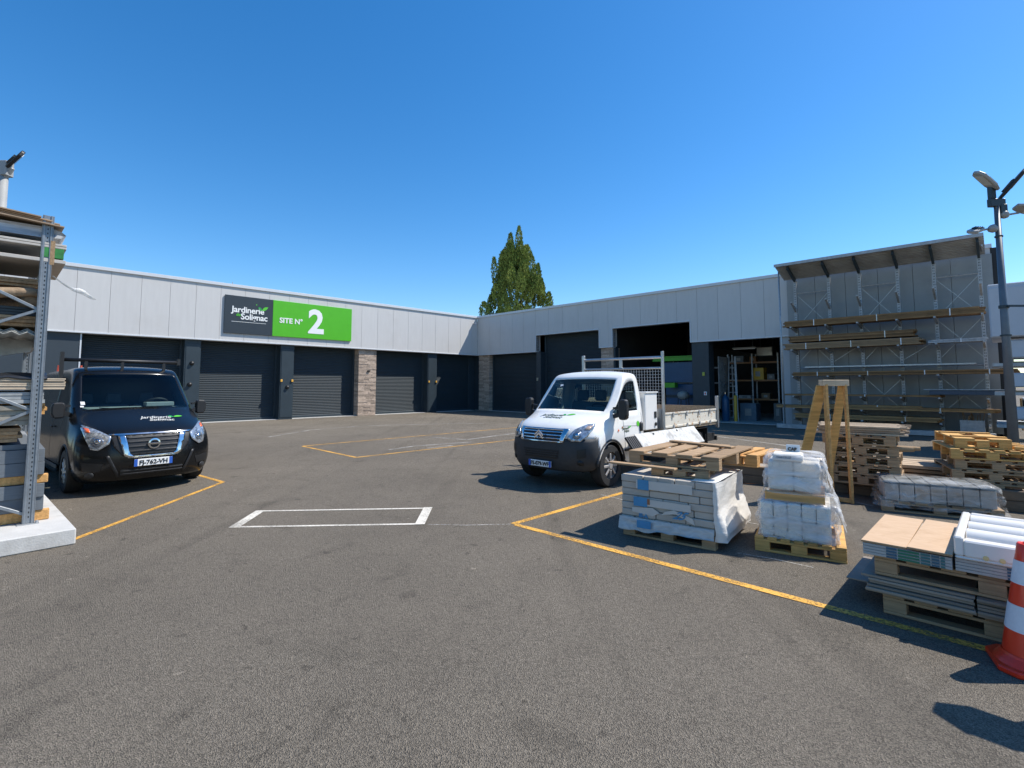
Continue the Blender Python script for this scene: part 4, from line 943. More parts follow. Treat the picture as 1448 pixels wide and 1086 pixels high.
take(full, lambda f: f.material_index == 2 and f.calc_center_median().y < 0, 'side_window', gt, trk, inset=.024, rim=M_black)
take(full, lambda f: f.material_index == 3, 'rear_window', gt, trk, inset=.05, rim=M_black)
full.free()
MB().box(-1.9, -.45, -.74, .74, .36, .46).box(-1.9, -1.25, -.8, .8, .46, .62).build('cab_floor', M_black, trk)
MB().add([(-.98, -.74, 1.22), (-.98, .74, 1.22), (-1.22, .76, 1.25), (-1.22, -.76, 1.25), (-1.26, .76, .75), (-1.26, -.76, .75)], [(0, 3, 2, 1), (3, 5, 4, 2)]).box(-1.22, -1.08, .18, .60, 1.245, 1.31).build('dashboard', M_dash, trk, bevel=.01)
b = MB(); cw = Vector((-1.30, .40, 1.27)); yy = ax.cross(xx)
b.tube([cw + (xx * math.cos(t) + yy * math.sin(t)) * .19 for t in [i * math.pi / 12 for i in range(25)]], .016, 8); b.beam(cw - xx * .18, cw + xx * .18, .04, .02); b.build('steering_wheel', M_black, trk, smooth=True)
for y in (.42, 0, -.42): seat(trk, -1.72, y, .66, mat('seat_cloth', (.11, .12, .13), .9))
for s_ in (1, -1):
    wheel(trk, -.80, s_ * .775, .355, .205, s_, mat('steel_wheel', (.42, .40, .38), .5, .2, 10, metal=.5), True); arch(trk, -.80, s_ * .885, .425, .024, s_, M_bump, 4, 176, .36)
well(trk, -.80, .42, .60, .88, .36)
# grille, emblem, lamps
gr = decal(tb, polymesh([(-.48, .955), (-.44, .80), (-.38, .775), (.38, .775), (.44, .80), (.48, .955)], .06), FR, 'grille', M_ink, trk, .010, thick=.006)
for z in (.815, .865, .915): decal(tb, polymesh([(-.43, z), (.43, z), (.45, z + .018), (-.45, z + .018)], .08), FR, 'grille_bar', M_chrome, gr, .018, thick=.008)
for s_ in (1, -1): decal(tb, polymesh([(s_ * .42, .975), (s_ * .51, .975), (s_ * .45, .775), (s_ * .38, .775)], .05), FR, 'grille_surround', M_chrome, gr, .020, thick=.008)
decal(tb, polymesh([(-.5, .958), (.5, .958), (.5, .975), (-.5, .975)], .08), FR, 'grille_surround', M_chrome, gr, .020, thick=.008)
decal(tb, polymesh([(-.44, .765), (.44, .765), (.44, .782), (-.44, .782)], .08), FR, 'grille_surround', M_chrome, gr, .020, thick=.008)
for dz in (.01, .058):
    b = MB()
    for s_ in (1, -1): b.prism([(0, .075 + dz), (s_ * .09, 0 + dz), (s_ * .09, .028 + dz), (0, .105 + dz)], .014, 0, Matrix(((0, 0, 1, .034), (1, 0, 0, 0), (0, 1, 0, .80), (0, 0, 0, 1))))
    b.build('chevron_badge', M_chrome, trk)
hl = [(.50, .84), (.56, .79), (.70, .785), (.775, .87), (.80, .99), (.785, 1.055), (.70, 1.045), (.58, .97)]
for s_ in (1, -1):
    h = decal(tb, polymesh([(s_ * y, z) for y, z in hl], .05), FR, 'headlight', M_head, trk, .010, thick=.014)
    decal(tb, polymesh([(s_ * .64 + .06 * math.cos(a), .885 + .06 * math.sin(a)) for a in [i * math.pi / 8 for i in range(16)]]), FR, 'lamp_bowl', M_headd, h, .027, thick=.004)
    decal(tb, polymesh([(s_ * .64 + .03 * math.cos(a), .885 + .03 * math.sin(a)) for a in [i * math.pi / 8 for i in range(16)]]), FR, 'bulb', M_chrome, h, .033, thick=.006)
    decal(tb, polymesh([(s_ * .70, .96), (s_ * .77, .96), (s_ * .775, 1.02), (s_ * .72, 1.02)]), FR, 'indicator', mat('amber_lens', (.42, .30, .22), .2, coat=1), h, .026, thick=.003)
    decal(tb, polymesh([(s_ * .66, .66), (s_ * .78, .68), (s_ * .78, .54), (s_ * .66, .52)], .06), FR, 'bumper_recess', M_ink, trk, .008)
    decal(tb, polymesh([(s_ * .70 + .045 * math.cos(a), .45 + .04 * math.sin(a)) for a in [i * math.pi / 8 for i in range(16)]]), FR, 'fog_lamp', M_ink, trk, .008, thick=.005)
it = decal(tb, polymesh([(-.38, .64), (.38, .64), (.34, .50), (-.34, .50)], .06), FR, 'lower_intake', M_ink, trk, .008)
for z in (.53, .565, .60): decal(tb, polymesh([(-.35, z), (.35, z), (.35, z + .010), (-.35, z + .010)], .08), FR, 'intake_bar', M_bump, it, .014, thick=.008)
plate(trk, 'FS-079-WF', .036, .355, .48, .10, .02)
logo(tb, trk, 'top', -.36, -.40, .120, -1, mat('logo_grey', (.10, .16, .12), .5))
logo(tb, trk, 'left', -1.16, .90, .055, 1, mat('logo_grey', (.10, .16, .12), .5))
decal(tb, polymesh([(-1.72 + .05 * math.cos(a), 1.01 + .05 * math.sin(a)) for a in [i * math.pi / 8 for i in range(16)]]), 'left', 'round_sticker', M_green2, trk, .006)
decal(tb, polymesh([(-1.14, .955), (-1.18, .955), (-1.18, .99), (-1.14, .99)]), 'left', 'sticker', M_orr, trk, .006)
for s_, md_ in ((1, 'left'), (-1, 'right')):
    for pts in ([(-1.885, .40), (-1.88, 1.2), (-1.89, 1.2), (-1.895, .40)], [(-1.26, .50), (-1.19, 1.15), (-1.20, 1.15), (-1.27, .50)], [(-1.19, 1.0), (-1.87, .97), (-1.87, .962), (-1.19, .992)]): decal(tb, polymesh(pts, .1), md_, 'door_seam', M_gap, trk, .003)
    decal(tb, polymesh([(-1.78, .87), (-1.86, .87), (-1.87, 1.0), (-1.84, 1.04), (-1.79, 1.03), (-1.77, .97)], .1), md_, 'door_handle', M_black, trk, .008, thick=.02)
    decal(tb, polymesh([(-1.02 + .02 * math.cos(a), .93 + .02 * math.sin(a)) for a in [i * math.pi / 6 for i in range(12)]]), md_, 'side_repeater', M_orange, trk, .01)
    mirror_(trk, s_, -1.00, s_ * .87, 1.15, M_black, .16, .29, .10)
for y0_ in (-.5, .12): MB().beam((-.76, y0_ + .5, 1.235), (-.80, y0_, 1.29), .018, .014).build('wiper', M_black, trk)
decal(tb, polymesh([(-.45, 1.72), (-.38, 1.72), (-.36, 1.70), (-.43, 1.68)], .1), FR, 'sticker', M_inkw, trk, .005)
# chassis, tool box, body, headboard, side skirt
MB().box(-5.3, -1.0, .25, .33, .52, .66).box(-5.3, -1.0, -.33, -.25, .52, .66).box(-2.2, -2.1, -.8, .8, .56, .64).box(-3.6, -3.5, -.8, .8, .56, .64).box(-4.9, -4.8, -.8, .8, .56, .64).box(-2.9, -2.3, -.75, -.35, .35, .62).build('chassis', M_black, trk)
for s_ in (1, -1): wheel(trk, -4.47, s_ * .76, .355, .205, s_, mat('rusty_rim', (.30, .27, .24), .7, .3, 12), True); MB().box(-4.95, -4.0, min(s_ * .55, s_ * .9), max(s_ * .55, s_ * .9), .745, .76).box(-4.97, -4.95, min(s_ * .58, s_ * .88), max(s_ * .58, s_ * .88), .30, .745).build('mudguard', M_black, trk)
MB().cyl((-4.47, -.7, .355), (-4.47, .7, .355), .05).build('axle', M_black, trk)
tbx = MB().box(-2.55, -2.06, .28, .86, .86, 1.58).build('tool_box', M_white, trk, bevel=.012)
MB().box(-2.56, -2.05, .27, .88, 1.56, 1.585).build('tool_box_lid', M_white, tbx, bevel=.005)
MB().box(-2.50, -2.42, .861, .872, 1.08, 1.20).lathe([(0, 0), (.035, 0), (.035, .02), (0, .025)], (0, 1, 0), (-2.46, .861, .96), 14).build('latch', M_black, tbx)
M_rwp = mat('worn_white_paint', (.66, .62, .53), .5, .06, 4, stain=(.42, .22, .08), sscale=8, samt=.95, slo=.55, shi=.62)
M_rwp2 = mat('scuffed_white_paint', (.56, .555, .53), .5, .06, 4, stain=(.30, .29, .27), sscale=5, samt=.85, slo=.5, shi=.62, bump=.1, bscale=3)
M_boardw = wood('plywood_side', (.52, .39, .25), island=.1)
bed = MB().box(-5.42, -2.64, -.92, .92, .80, .86).build('load_floor', M_boardw, trk)
sd1 = MB().box(-5.40, -2.72, .90, .925, .86, 1.16).box(-5.40, -2.72, .925, .94, 1.13, 1.165).box(-5.40, -2.72, .925, .945, .86, .90).build('drop_side', M_rwp, trk, bevel=.004)
b = MB()
for x in (-5.0, -4.4, -3.75, -3.1): b.box(x, x + .05, .941, .955, 1.06, 1.16).box(x, x + .05, .946, .96, .84, .92)
b.build('side_catch', M_steel2, sd1)
MB().box(-5.40, -2.72, -.925, -.90, .86, 1.44).build('drop_side', M_boardw, trk); MB().box(-5.43, -5.405, -.9, .9, .86, 1.22).build('tailboard', M_boardw, trk)
MB().box(-5.47, -5.41, .90, .97, .72, 1.46).box(-5.47, -5.41, -.97, -.90, .72, 1.46).box(-2.70, -2.64, -.97, -.91, .80, 2.36).build('corner_post', M_alu, trk, bevel=.008)
MB().box(-2.70, -2.65, .905, .955, .76, 2.38).build('corner_post', M_alu, trk, bevel=.008)
hb = MB().box(-2.69, -2.65, -.92, .90, .86, 1.24).build('headboard', M_alu, trk); MB().box(-2.685, -2.655, -.03, .03, 2.07, 2.235).build('rail_strut', M_alu, trk); MB().cyl((-2.67, -.94, 2.26), (-2.67, .92, 2.26), .028, n=10).build('guard_rail', M_alu, trk); MB().cyl((-2.67, -.94, 2.05), (-2.67, .92, 2.05), .022, n=10).build('guard_rail', M_alu, trk)
b = MB()
for i in range(31): y = -.90 + i * .06; b.box(-2.673, -2.667, y - .003, y + .003, 1.24, 2.05)
for i in range(14): z = 1.26 + i * .06; b.box(-2.6735, -2.6665, -.9, .9, z - .003, z + .003)
b.build('mesh_guard', M_steel2, hb)
# folded-down white side board leaning outwards under the body, with black louvred front part
M = Matrix.Translation((0, 0, 0))
def sl(x, t): return (x, .90 + .22 * t, .88 - .30 * t)
def panel(x0, x1, z0, z1, th, mats_, name, par):
    a = [Vector((x0, .93 + (.86 - z1) * .75, z1)), Vector((x1, .93 + (.86 - z1) * .75, z1)), Vector((x1 + (.10 if 'side' in name else 0), .93 + (.86 - z0) * .75, z0)), Vector((x0 - .0, .93 + (.86 - z0) * .75, z0))]
    nrm = (a[1] - a[0]).cross(a[3] - a[0]).normalized(); nrm = nrm if nrm.y > 0 else -nrm
    q = MB(); q.add([p for p in a] + [p + nrm * th for p in a], [(0, 1, 2, 3), (7, 6, 5, 4), (0, 4, 5, 1), (1, 5, 6, 2), (2, 6, 7, 3), (3, 7, 4, 0)]); return q.build(name, mats_, par, bevel=.003)
sk = panel(-4.0, -1.44, .52, .83, .02, M_rwp2, 'folded_side_board', trk)
for x in (-2.1, -3.1): MB().lathe([(0, 0), (.03, 0), (.03, .02), (0, .025)], (0, 1, .3), (x, .985, .79), 12).build('catch', M_black, sk)
for k in range(6): panel(-1.425 + k * .062, -1.383 + k * .062, .52, .80, .035, M_black, 'louvre', trk)
MB().box(-1.74, -1.22, .895, .925, .56, .60).build('step', M_bump, trk)
MB().box(-5.44, -4.9, .60, .86, .42, .60).box(-5.5, -5.44, -.9, .9, .42, .52).build('underrun_bar', M_black, trk)
# ============================================================ left pallet rack on its concrete slab
SL = Vector((-4.69, 5.55, 0))
b = MB(); b.box(-5, 0, -5, 0, 0, .17); sl_ = b.build('concrete_slab', M_conc, loc=SL, rz=math.atan2(-.664, .748) , bevel=.012); tag(sl_, kind='structure')
RO = Vector((-5.38, 5.72, 0))
LR = thing('pallet_rack', 'galvanised pallet rack with cross braces on the concrete slab at the left edge', 'rack', RO, RV)
M_stD = mat('upright_steel', (.235, .255, .275), .45, .15, 14, metal=.5, bump=.03)
def upright(x, y, h=3.66):
    p = MB(); p.box(x - .045, x + .045, y - .05, y - .042, .18, h); p.box(x - .045, x + .045, y + .042, y + .05, .18, h); p.box(x - .045, x - .037, y - .042, y + .042, .18, h)
    p.box(x + .037, x + .045, y - .042, y - .020, .18, h); p.box(x + .037, x + .045, y + .020, y + .042, .18, h); p.box(x + .030, x + .036, y - .022, y + .022, .18, h)
    o = p.build('upright', M_stD, LR, bevel=.003); q = MB()
    for k in range(int((h - .25) / .05)): q.box(x + .0365, x + .0375, y - .005, y + .005, .24 + k * .05, .260 + k * .05)
    q.build('slot_row', M_ink, o); MB().box(x - .07, x + .07, y - .09, y + .09, .17, .18).cyl((x + .05, y + .07, .18), (x + .05, y + .07, .205), .012).build('foot_plate', M_steel2, o)
for x in (0, -2.75):
    upright(x, 0); upright(x, -1.15, 3.66)
    zs = [.28, .85, 1.42, 1.99, 2.56, 3.13]; b = MB()
    for i, z in enumerate(zs[:-1]):
        if i % 2 == 0: b.beam((x, -.03, z), (x, -1.1, z + .57), .032, .05, up=(1, 0, 0))
        else: b.beam((x, -1.1, z), (x, -.03, z + .57), .032, .05, up=(1, 0, 0))
    b.beam((x, -.03, 3.14), (x, -1.12, 3.14), .032, .05, up=(1, 0, 0)); b.build('frame_brace', M_stD, LR, bevel=.003)
TIER = [1.02, 1.64, 2.28, 3.08]
for z in TIER:
    for y in (.0, -1.15): MB().box(-2.70, -.05, y - .025, y + .025, z - .10, z).build('shelf_beam', M_steel2, LR, bevel=.004)
def rl(name, label, cat, z, x=-.10, y=.12, group=None): return thing(name, label, cat, RO + V * x + U * y + Vector((0, 0, z)), RV, group)
def bundle2(name, label, cat, z, L, wd, H, n, m, y=.12, x=-.08, jit=.05, group=None, horiz=True, axis=0):
    """stack of sheets or boards; local -X runs away under the rack, -Y towards the left frame edge"""
    rnd = random.Random(label); t = rl(name, label, cat, z, x, y, group); b = MB(); h = H / n
    for k in range(n):
        a, c = rnd.uniform(-jit, jit * .3), rnd.uniform(-jit, jit * .4); b.box(-L + a, a, -wd + c, c, k * h + .0015, (k + 1) * h - .0015)
    b.build('sheets', m, t, bevel=.002); return t
def bearer(t, L, wd, H, m=M_pine, n=3):
    b = MB()
    for k in range(n): b.box(-.10 - k * (L - .2) / max(1, n - 1) - 0, -.02 - k * (L - .2) / max(1, n - 1), -wd, .02, -H, -.002)
    b.build('bearer', m, t, bevel=.004)
t = bundle2('slab_stack', 'lower stack of grey composite slabs on pale bearers on the concrete', 'slabs', .29, 2.2, 1.15, .30, 2, M_slate, y=.16); bearer(t, 2.2, 1.15, .115)
t = bundle2('slab_stack', 'upper stack of grey composite slabs above the second pale bearer', 'slabs', .69, 2.2, 1.15, .29, 2, M_slate, y=.13, jit=.03); bearer(t, 2.2, 1.15, .095)
t = bundle2('slab_stack', 'small grey slabs lying on top of the slab stacks', 'slabs', .982, 1.6, .95, .06, 1, M_slate, y=.02)
t = bundle2('board_bundle', 'brown boards and crates under the lowest rack beam', 'boards', 1.07, 2.2, 1.1, .16, 4, M_greyw, y=-.10)
b = rl('wood_crate', 'small reddish wooden crate in the lower left of the rack', 'crate', 1.05, -.15, -.35); MB().box(-.5, 0, -.3, 0, 0, .02).box(-.5, 0, -.3, -.28, .02, .2).box(-.5, 0, -.02, 0, .02, .2).box(-.02, 0, -.28, -.02, .02, .08).box(-.02, 0, -.28, -.02, .11, .2).build('crate_body', mat('red_wood', (.45, .18, .10), .8, .2, 6), b)
t = bundle2('board_bundle', 'long grey boards bulging out below the black sheet', 'boards', 1.26, 2.5, 1.3, .22, 4, mat('grey_board', (.25, .225, .18), .7, .15, 3, stretch=(1, 8, 8), island=.2), y=.04, x=.02)
t = bundle2('board_bundle', 'short pine boards sticking out beside the rack post', 'boards', 1.36, 1.2, .5, .13, 3, M_pine, y=.10, x=-.3)
t = bundle2('board_bundle', 'wrapped grey bundle lying on the middle beam', 'boards', 1.50, 2.5, 1.3, .13, 3, mat('grey_wrap', (.30, .31, .31), .35, .3, 4, bump=.3, bscale=5), y=.08, x=0, jit=.02)
t = bundle2('plywood_stack', 'thick pale plywood stack projecting past the post under a black sheet', 'plywood', 1.655, 2.3, 1.5, .13, 7, mat('ply_edge', (.46, .37, .27), .75, .2, 6, island=.15), y=.24, x=.02, jit=.015)
t = rl('black_sheet', 'black sheet draped over the plywood on the rack', 'sheet', 1.80, .03, .08); b = MB(); rnd = random.Random(4); N = 14; vs = []
for i in range(N + 1):
    for j in range(N + 1): vs.append((-2.3 * i / N, -1.5 * j / N, .015 + .03 * noise.noise(Vector((i * .4, j * .5, 0))) - (.05 if i == 0 else 0)))
b.add(vs, [(i * (N + 1) + j, i * (N + 1) + j + 1, (i + 1) * (N + 1) + j + 1, (i + 1) * (N + 1) + j) for i in range(N) for j in range(N)]); o_ = b.build('sheet', mat('black_film', (.018, .019, .022), .3, .2, 5), t, smooth=True); m_ = o_.modifiers.new('s', 'SOLIDIFY'); m_.thickness = .02
t = rl('cantilever_bracket', 'pale tapered steel bracket under the corrugated sheets of the rack', 'bracket', 1.84, -.9, -.05); MB().prism([(-.8, .42), (.35, .42), (.30, .28), (-.6, .06), (-.8, .06)], .09, 0, Matrix(((0, 0, 1, 0), (1, 0, 0, -.3), (0, 1, 0, 0), (0, 0, 0, 1)))).box(.0, .1, -1.1, -.95, -.05, .42).build('arm', M_steel2, t)
t = rl('corrugated_sheet_stack', 'pale corrugated sheets on the second rack tier', 'sheets', 2.29, .0, .05); b = MB()
for r_ in range(3):
    vs = []; n = 44
    for i in range(n + 1): y = -1.4 * i / n; z = r_ * .022 + .018 * math.sin(i * 1.57); vs += [(0 - r_ * .06, y, z), (-2.6, y, z)]
    b.add(vs, [(2 * i, 2 * i + 1, 2 * i + 3, 2 * i + 2) for i in range(n)])
o_ = b.build('sheets', mat('pale_corrugated', (.42, .41, .37), .6, .15, 3), t, smooth=True); m_ = o_.modifiers.new('s', 'SOLIDIFY'); m_.thickness = .008
t = bundle2('board_bundle', 'weathered planks on the corrugated sheets of the second tier', 'boards', 2.37, 2.4, 1.2, .12, 3, M_greyw, y=.06)
t = bundle2('board_bundle', 'black panels on the second rack tier', 'boards', 2.50, 2.4, 1.3, .10, 3, M_dark, y=.02, x=-.15)
t = rl('hessian_roll', 'brown rolled sacking beside the post on the second tier', 'roll', 2.68, -.1, -.05); b = MB(); b.tube([(0, 0, 0), (-.5, -.02, .02), (-1.1, 0, 0), (-1.8, -.02, .01)], [.10, .12, .11, .09], 12); b.build('roll', mat('hessian', (.27, .19, .12), .95, .3, 20, bump=.4), t, smooth=True)
MB().tube([(.02, .1, .06), (.025, -.05, .09), (.03, -.3, .05), (.02, -.6, .07), (.01, -.9, .04)], [.04, .05, .06, .05, .04], 8).build('fold', mat('hessian', (.27, .19, .12)), t, smooth=True)
t = bundle2('board_bundle', 'dark boards hanging under the top rack tier', 'boards', 2.84, 2.3, 1.3, .10, 3, M_greyw, y=.0, x=-.2)
# top tier: green-ended bundle, wrapped bundle, brown boards
t = rl('board_bundle', 'strapped board bundle with green painted bearers on the top tier', 'boards', 3.12, .04, .17)
MB().box(-1.3, 0, -1.7, 0, .0, .04).box(-1.3, 0, -1.7, .0, .17, .195).box(-1.3, 0, -1.7, 0, .20, .225).build('sheets', mat('pale_board', (.45, .42, .38), .7, .1, 5), t, bevel=.003)
MB().box(-.12, .0, -.22, -.02, .052, .168).box(-.12, 0, -1.25, -1.02, .052, .168).build('bearer', mat('green_block', (.03, .20, .05), .8, .3, 12), t, bevel=.004)
MB().box(.001, .006, -.14, -.10, -.03, .25).build('strap', M_greyw, t)
t = rl('wrapped_bundle', 'silvery film wrapped bundle beneath the brown boards on top', 'bundle', 3.40, .02, .12); b = MB(); N = 20; vs = []
for i in range(9):
    for k in range(12):
        a = 2 * math.pi * k / 12; x = -2.4 * i / 8; r1 = (.80, .065); q = noise.noise(Vector((i * .9, k * .8, 2))) * .03
        vs.append((x, -.76 + (r1[0] + q) * math.copysign(abs(math.cos(a)) ** .35, math.cos(a)), .06 + (r1[1] + q * .6) * math.copysign(abs(math.sin(a)) ** .6, math.sin(a))))
b.add(vs, [(i * 12 + k, i * 12 + (k + 1) % 12, (i + 1) * 12 + (k + 1) % 12, (i + 1) * 12 + k) for i in range(8) for k in range(12)] + [tuple(range(12))])
b.build('wrapped_goods', mat('silver_film', (.46, .47, .48), .25, .35, 6, bump=.8, bscale=7, stretch=(1, .4, 4)), t, smooth=True)
t = rl('brown_board_stack', 'tilted brown fibre boards crowning the left rack', 'boards', 3.53, .08, .24); t.rotation_euler = (R(-4), R(2), RV); b = MB(); rnd = random.Random(8)
for k in range(5): b.box(-2.4 + rnd.uniform(-.1, .1), rnd.uniform(-.06, .02), -1.9, rnd.uniform(-.12, 0) - k * .05, k * .016, k * .016 + .013)
for k in range(4): b.box(-.5 - k * .3, -.3 - k * .3, -1.5, -.5 - k * .06, .082, .10)
b.build('boards', mat('fibre_board', (.34, .245, .165), .85, .25, 3, stretch=(8, 1, 1), island=.2), t)
t = rl('plastic_film', 'torn white plastic strip fluttering from the rack post', 'plastic film', 2.93, .02, .06); b = MB(); pts = [(0, .0, .04), (0, .07, -.02), (.01, .14, -.07), (.02, .20, -.10), (.01, .25, -.10), (.0, .30, -.12), (0, .35, -.16), (0, .40, -.19)]
wds = [.006, .010, .012, .026, .036, .038, .028, .006]; vs = []
for (x, y, z), w_ in zip(pts, wds): vs += [(x - .04 * w_ * 10, y, z - w_), (x + .02, y + .01, z), (x - .02, y, z + w_ * .8)]
b.add(vs, [(3 * i, 3 * i + 1, 3 * i + 4, 3 * i + 3) for i in range(7)] + [(3 * i + 1, 3 * i + 2, 3 * i + 5, 3 * i + 4) for i in range(7)])
b.build('film', film_mat('film_thin', (.7, .69, .66), .25, .9, 18), t, smooth=True)
t = thing('red_ladder', 'red painted trestle frame standing between the rack and the black van', 'trestle', (-10.1, 11.0, 0), R(20))
b = MB(); b.beam((0, 0, 0), (.12, .1, 2.15), .04, .03); b.beam((.42, 0, 0), (.52, .1, 2.15), .04, .03); b.beam((.28, .5, 0), (.34, .15, 2.0), .04, .03)
for k in range(6): f = (k + 1) / 7; b.beam((.12 * f, .1 * f, 2.15 * f), (.42 + .1 * f, .1 * f, 2.15 * f), .03, .03)
b.build('frame', mat('red_orange', (.70, .10, .05), .5, .15, 6), t)

# ============================================================ wooden pallets
def make_pallet(name, label, loc, m, LX=1.2, LY=.8, group=None, rz=RV, nb=7, seed=1):
    rnd = random.Random(seed); t = thing(name, label, 'pallet', loc, rz, group)
    b = MB(); w_ = LX / (nb * 1.38)
    for k in range(nb):   # deck boards run along Y, spaced along X
        x = k * (LX - w_) / (nb - 1); b.box(x, x + w_, 0, LY, .122, .144)
    b.build('deck_boards', m, t, bevel=.003)
    b = MB()
    for y in (0, (LY - .1) / 2, LY - .1): b.box(0, LX, y, y + .1, .10, .121)
    b.build('stringer_boards', m, t, bevel=.003)
    for y in (0, (LY - .1) / 2, LY - .1):
        for x in (0, (LX - .14) / 2, LX - .14): MB().box(x, x + .14, y, y + .1, .022, .0995).build('block', m, t, bevel=.004)
    b = MB()
    for y in (0, (LY - .1) / 2, LY - .1): b.box(0, LX, y, y + .1, 0, .0215)
    b.build('bottom_boards', m, t, bevel=.003); return t
def blob_wrap(dims, amp, seed, taper=0, n=14, skirt=0):
    """irregular stretch-film skin around a box-like load"""
    x0, x1, y0, y1, z0, z1 = dims; b = MB(); cx, cy = (x0 + x1) / 2, (y0 + y1) / 2; ring = 48; vs = []
    for i in range(n + 1):
        f = i / n; z = z0 + (z1 - z0) * f
        for k in range(ring):
            a = 2 * math.pi * k / ring; c, s_ = math.cos(a), math.sin(a); p = .22
            ex = math.copysign(abs(c) ** p, c); ey = math.copysign(abs(s_) ** p, s_)
            sc = 1 + taper * (.5 - f) + skirt * max(0, .35 - f) - (.10 * max(0, f - .93) / .07)
            q = amp * noise.noise(Vector((c * 2.2 + seed, s_ * 2.2, f * 3))) + amp * .5 * noise.noise(Vector((c * 6, s_ * 6 + seed, f * 9)))
            vs.append((cx + (x1 - x0) / 2 * ex * sc + c * q, cy + (y1 - y0) / 2 * ey * sc + s_ * q, z + .3 * q))
    fs = [(i * ring + k, i * ring + (k + 1) % ring, (i + 1) * ring + (k + 1) % ring, (i + 1) * ring + k) for i in range(n) for k in range(ring)]
    top = len(vs); vs.append((cx, cy, z1 + amp * .3)); fs += [(n * ring + k, n * ring + (k + 1) % ring, top) for k in range(ring)]
    b.add(vs, fs); return b
def G2(px, py, z=0): return gp(px, py, z)
# --- big block load on a pallet, in front of the truck
P0 = Vector((1.28, 5.93, 0)); BR = math.atan2(-.60, .80)
bx_, by_ = Vector((.80, -.60, 0)), Vector((.60, .80, 0))
pg = make_pallet('pallet', 'weathered pallet under the large block of pale boxes', P0, M_greyw, 1.02, 1.12, rz=BR)
t = thing('block_load', 'large pale grey wrapped load of boxes with blue labels beside the truck', 'wrapped load', P0 + Vector((0, 0, .145)), BR)
b = MB(); rnd = random.Random(31); z = 0
for r_ in range(7):
    h = .076; x = -.02
    while x < .98:
        q = min(1.02, x + rnd.uniform(.16, .34)); q = 1.02 if q > .9 else q
        yo = rnd.uniform(0, .022) + (.0 if r_ > 1 else -.01); b.box(x + .003, q - .003, yo, .54, z + .002, z + h - .002); x = q
    for yy0_, yy1_ in ((.545, .82), (.825, 1.10)): b.box(rnd.uniform(-.02, 0), 1.02 - rnd.uniform(0, .02), yy0_, yy1_, z + .002, z + h - .002)
    z += h
b.build('boxes', mat('pale_box', (.46, .415, .355), .75, .07, 6, island=.08, stretch=(1, 1, 4), stain=(.35, .31, .26), sscale=3, samt=.5), t, bevel=.006)
fw = film_mat('load_film', (.80, .80, .79), .55, .98, 5)
# wrap covering the right hand side and bulging low down
b = MB(); vs = []; n1, n2 = 18, 22
for i in range(n1 + 1):
    f = i / n1; z = -.05 + .59 * f; sw = .20 * max(0, .55 - f) ** 1.0 * (1 if f > .08 else .7)
    for j in range(n2 + 1):
        g_ = j / n2
        if g_ < .12: p = Vector((1.0 + .04 * g_ / .12 , -.012, z)) ; o_ = 0
        else: p = Vector((1.04, (g_ - .12) / .88 * 1.12, z)); o_ = 1
        q = .020 * noise.noise(Vector((g_ * 5, f * 3, 3))) + .010 * noise.noise(Vector((g_ * 3, f * 14, 5)))
        vs.append(p + Vector((sw * (o_ * .9 + .1) + q + .01, -.02 * sw, 0)))
b.add(vs, [(i * (n2 + 1) + j, i * (n2 + 1) + j + 1, (i + 1) * (n2 + 1) + j + 1, (i + 1) * (n2 + 1) + j) for i in range(n1) for j in range(n2)])
b.box(.78, 1.03, .02, 1.1, .537, .541); b.build('film_side', mat('white_film', (.68, .65, .60), .35, .05, 8, bump=.35, bscale=3, stretch=(2, 2, 9)), t, smooth=True)
b = MB(); vs = []
for i in range(7):
    f = i / 6; z = -.06 + .13 * f; 
    for j in range(31): g_ = j / 30; vs.append((-.03 + 1.05 * g_, -.028 - .04 * (1 - f) + .016 * noise.noise(Vector((g_ * 9, f * 3, 1))), z + (.07 * (noise.noise(Vector((g_ * 5, 0, 8))) + .45 * g_) if i == 0 else 0)))
b.add(vs, [(i * 31 + j, i * 31 + j + 1, (i + 1) * 31 + j + 1, (i + 1) * 31 + j) for i in range(6) for j in range(30)])
b.build('film_skirt', film_mat('skirt_film', (.55, .53, .50), .75, 1, 6), t, smooth=True)
def label_(x0, x1, z0, z1, m, nm='label', y=-.012): return MB().box(x0, x1, y - .003, y, z0, z1).build(nm, m, t)
M_lab = mat('label_white', (.56, .53, .48), .5, .03, 8); M_labb = mat('label_blue', (.04, .24, .45), .4, .1, 10)
label_(.17, .80, .395, .49, M_lab); label_(.19, .32, .385, .495, M_labb, y=-.0155); label_(.15, .78, .21, .285, M_lab); label_(.14, .30, .20, .30, M_labb, y=-.0155); label_(.30, .33, .23, .29, mat('label_brown', (.30, .12, .05), .5), y=-.0157)
label_(.20, .36, -.02, .06, M_labb, y=-.075)
MB().prism([(.12, .13), (.36, .11), (.44, .155), (.36, .20), (.12, .18)], .003, 0, Matrix.Translation((0, -.013, 0)) @ M90).prism([(.46, .14), (.62, .17), (.82, .08), (.80, .15), (.60, .21), (.50, .18)], .003, 0, Matrix.Translation((0, -.013, 0)) @ M90).build('label', M_lab, t)
vs, fs = text_geo('25', .12, bold=.002, shear=.9); MB().add(vs, fs, 0, Matrix.Translation((.58, -.020, .12)) @ M90).build('lettering', M_labb, t)
vs, fs = text_geo('III-A', .06, bold=.002); MB().add(vs, fs, 0, Matrix.Translation((.20, -.020, .08)) @ M90).build('lettering', M_labb, t)
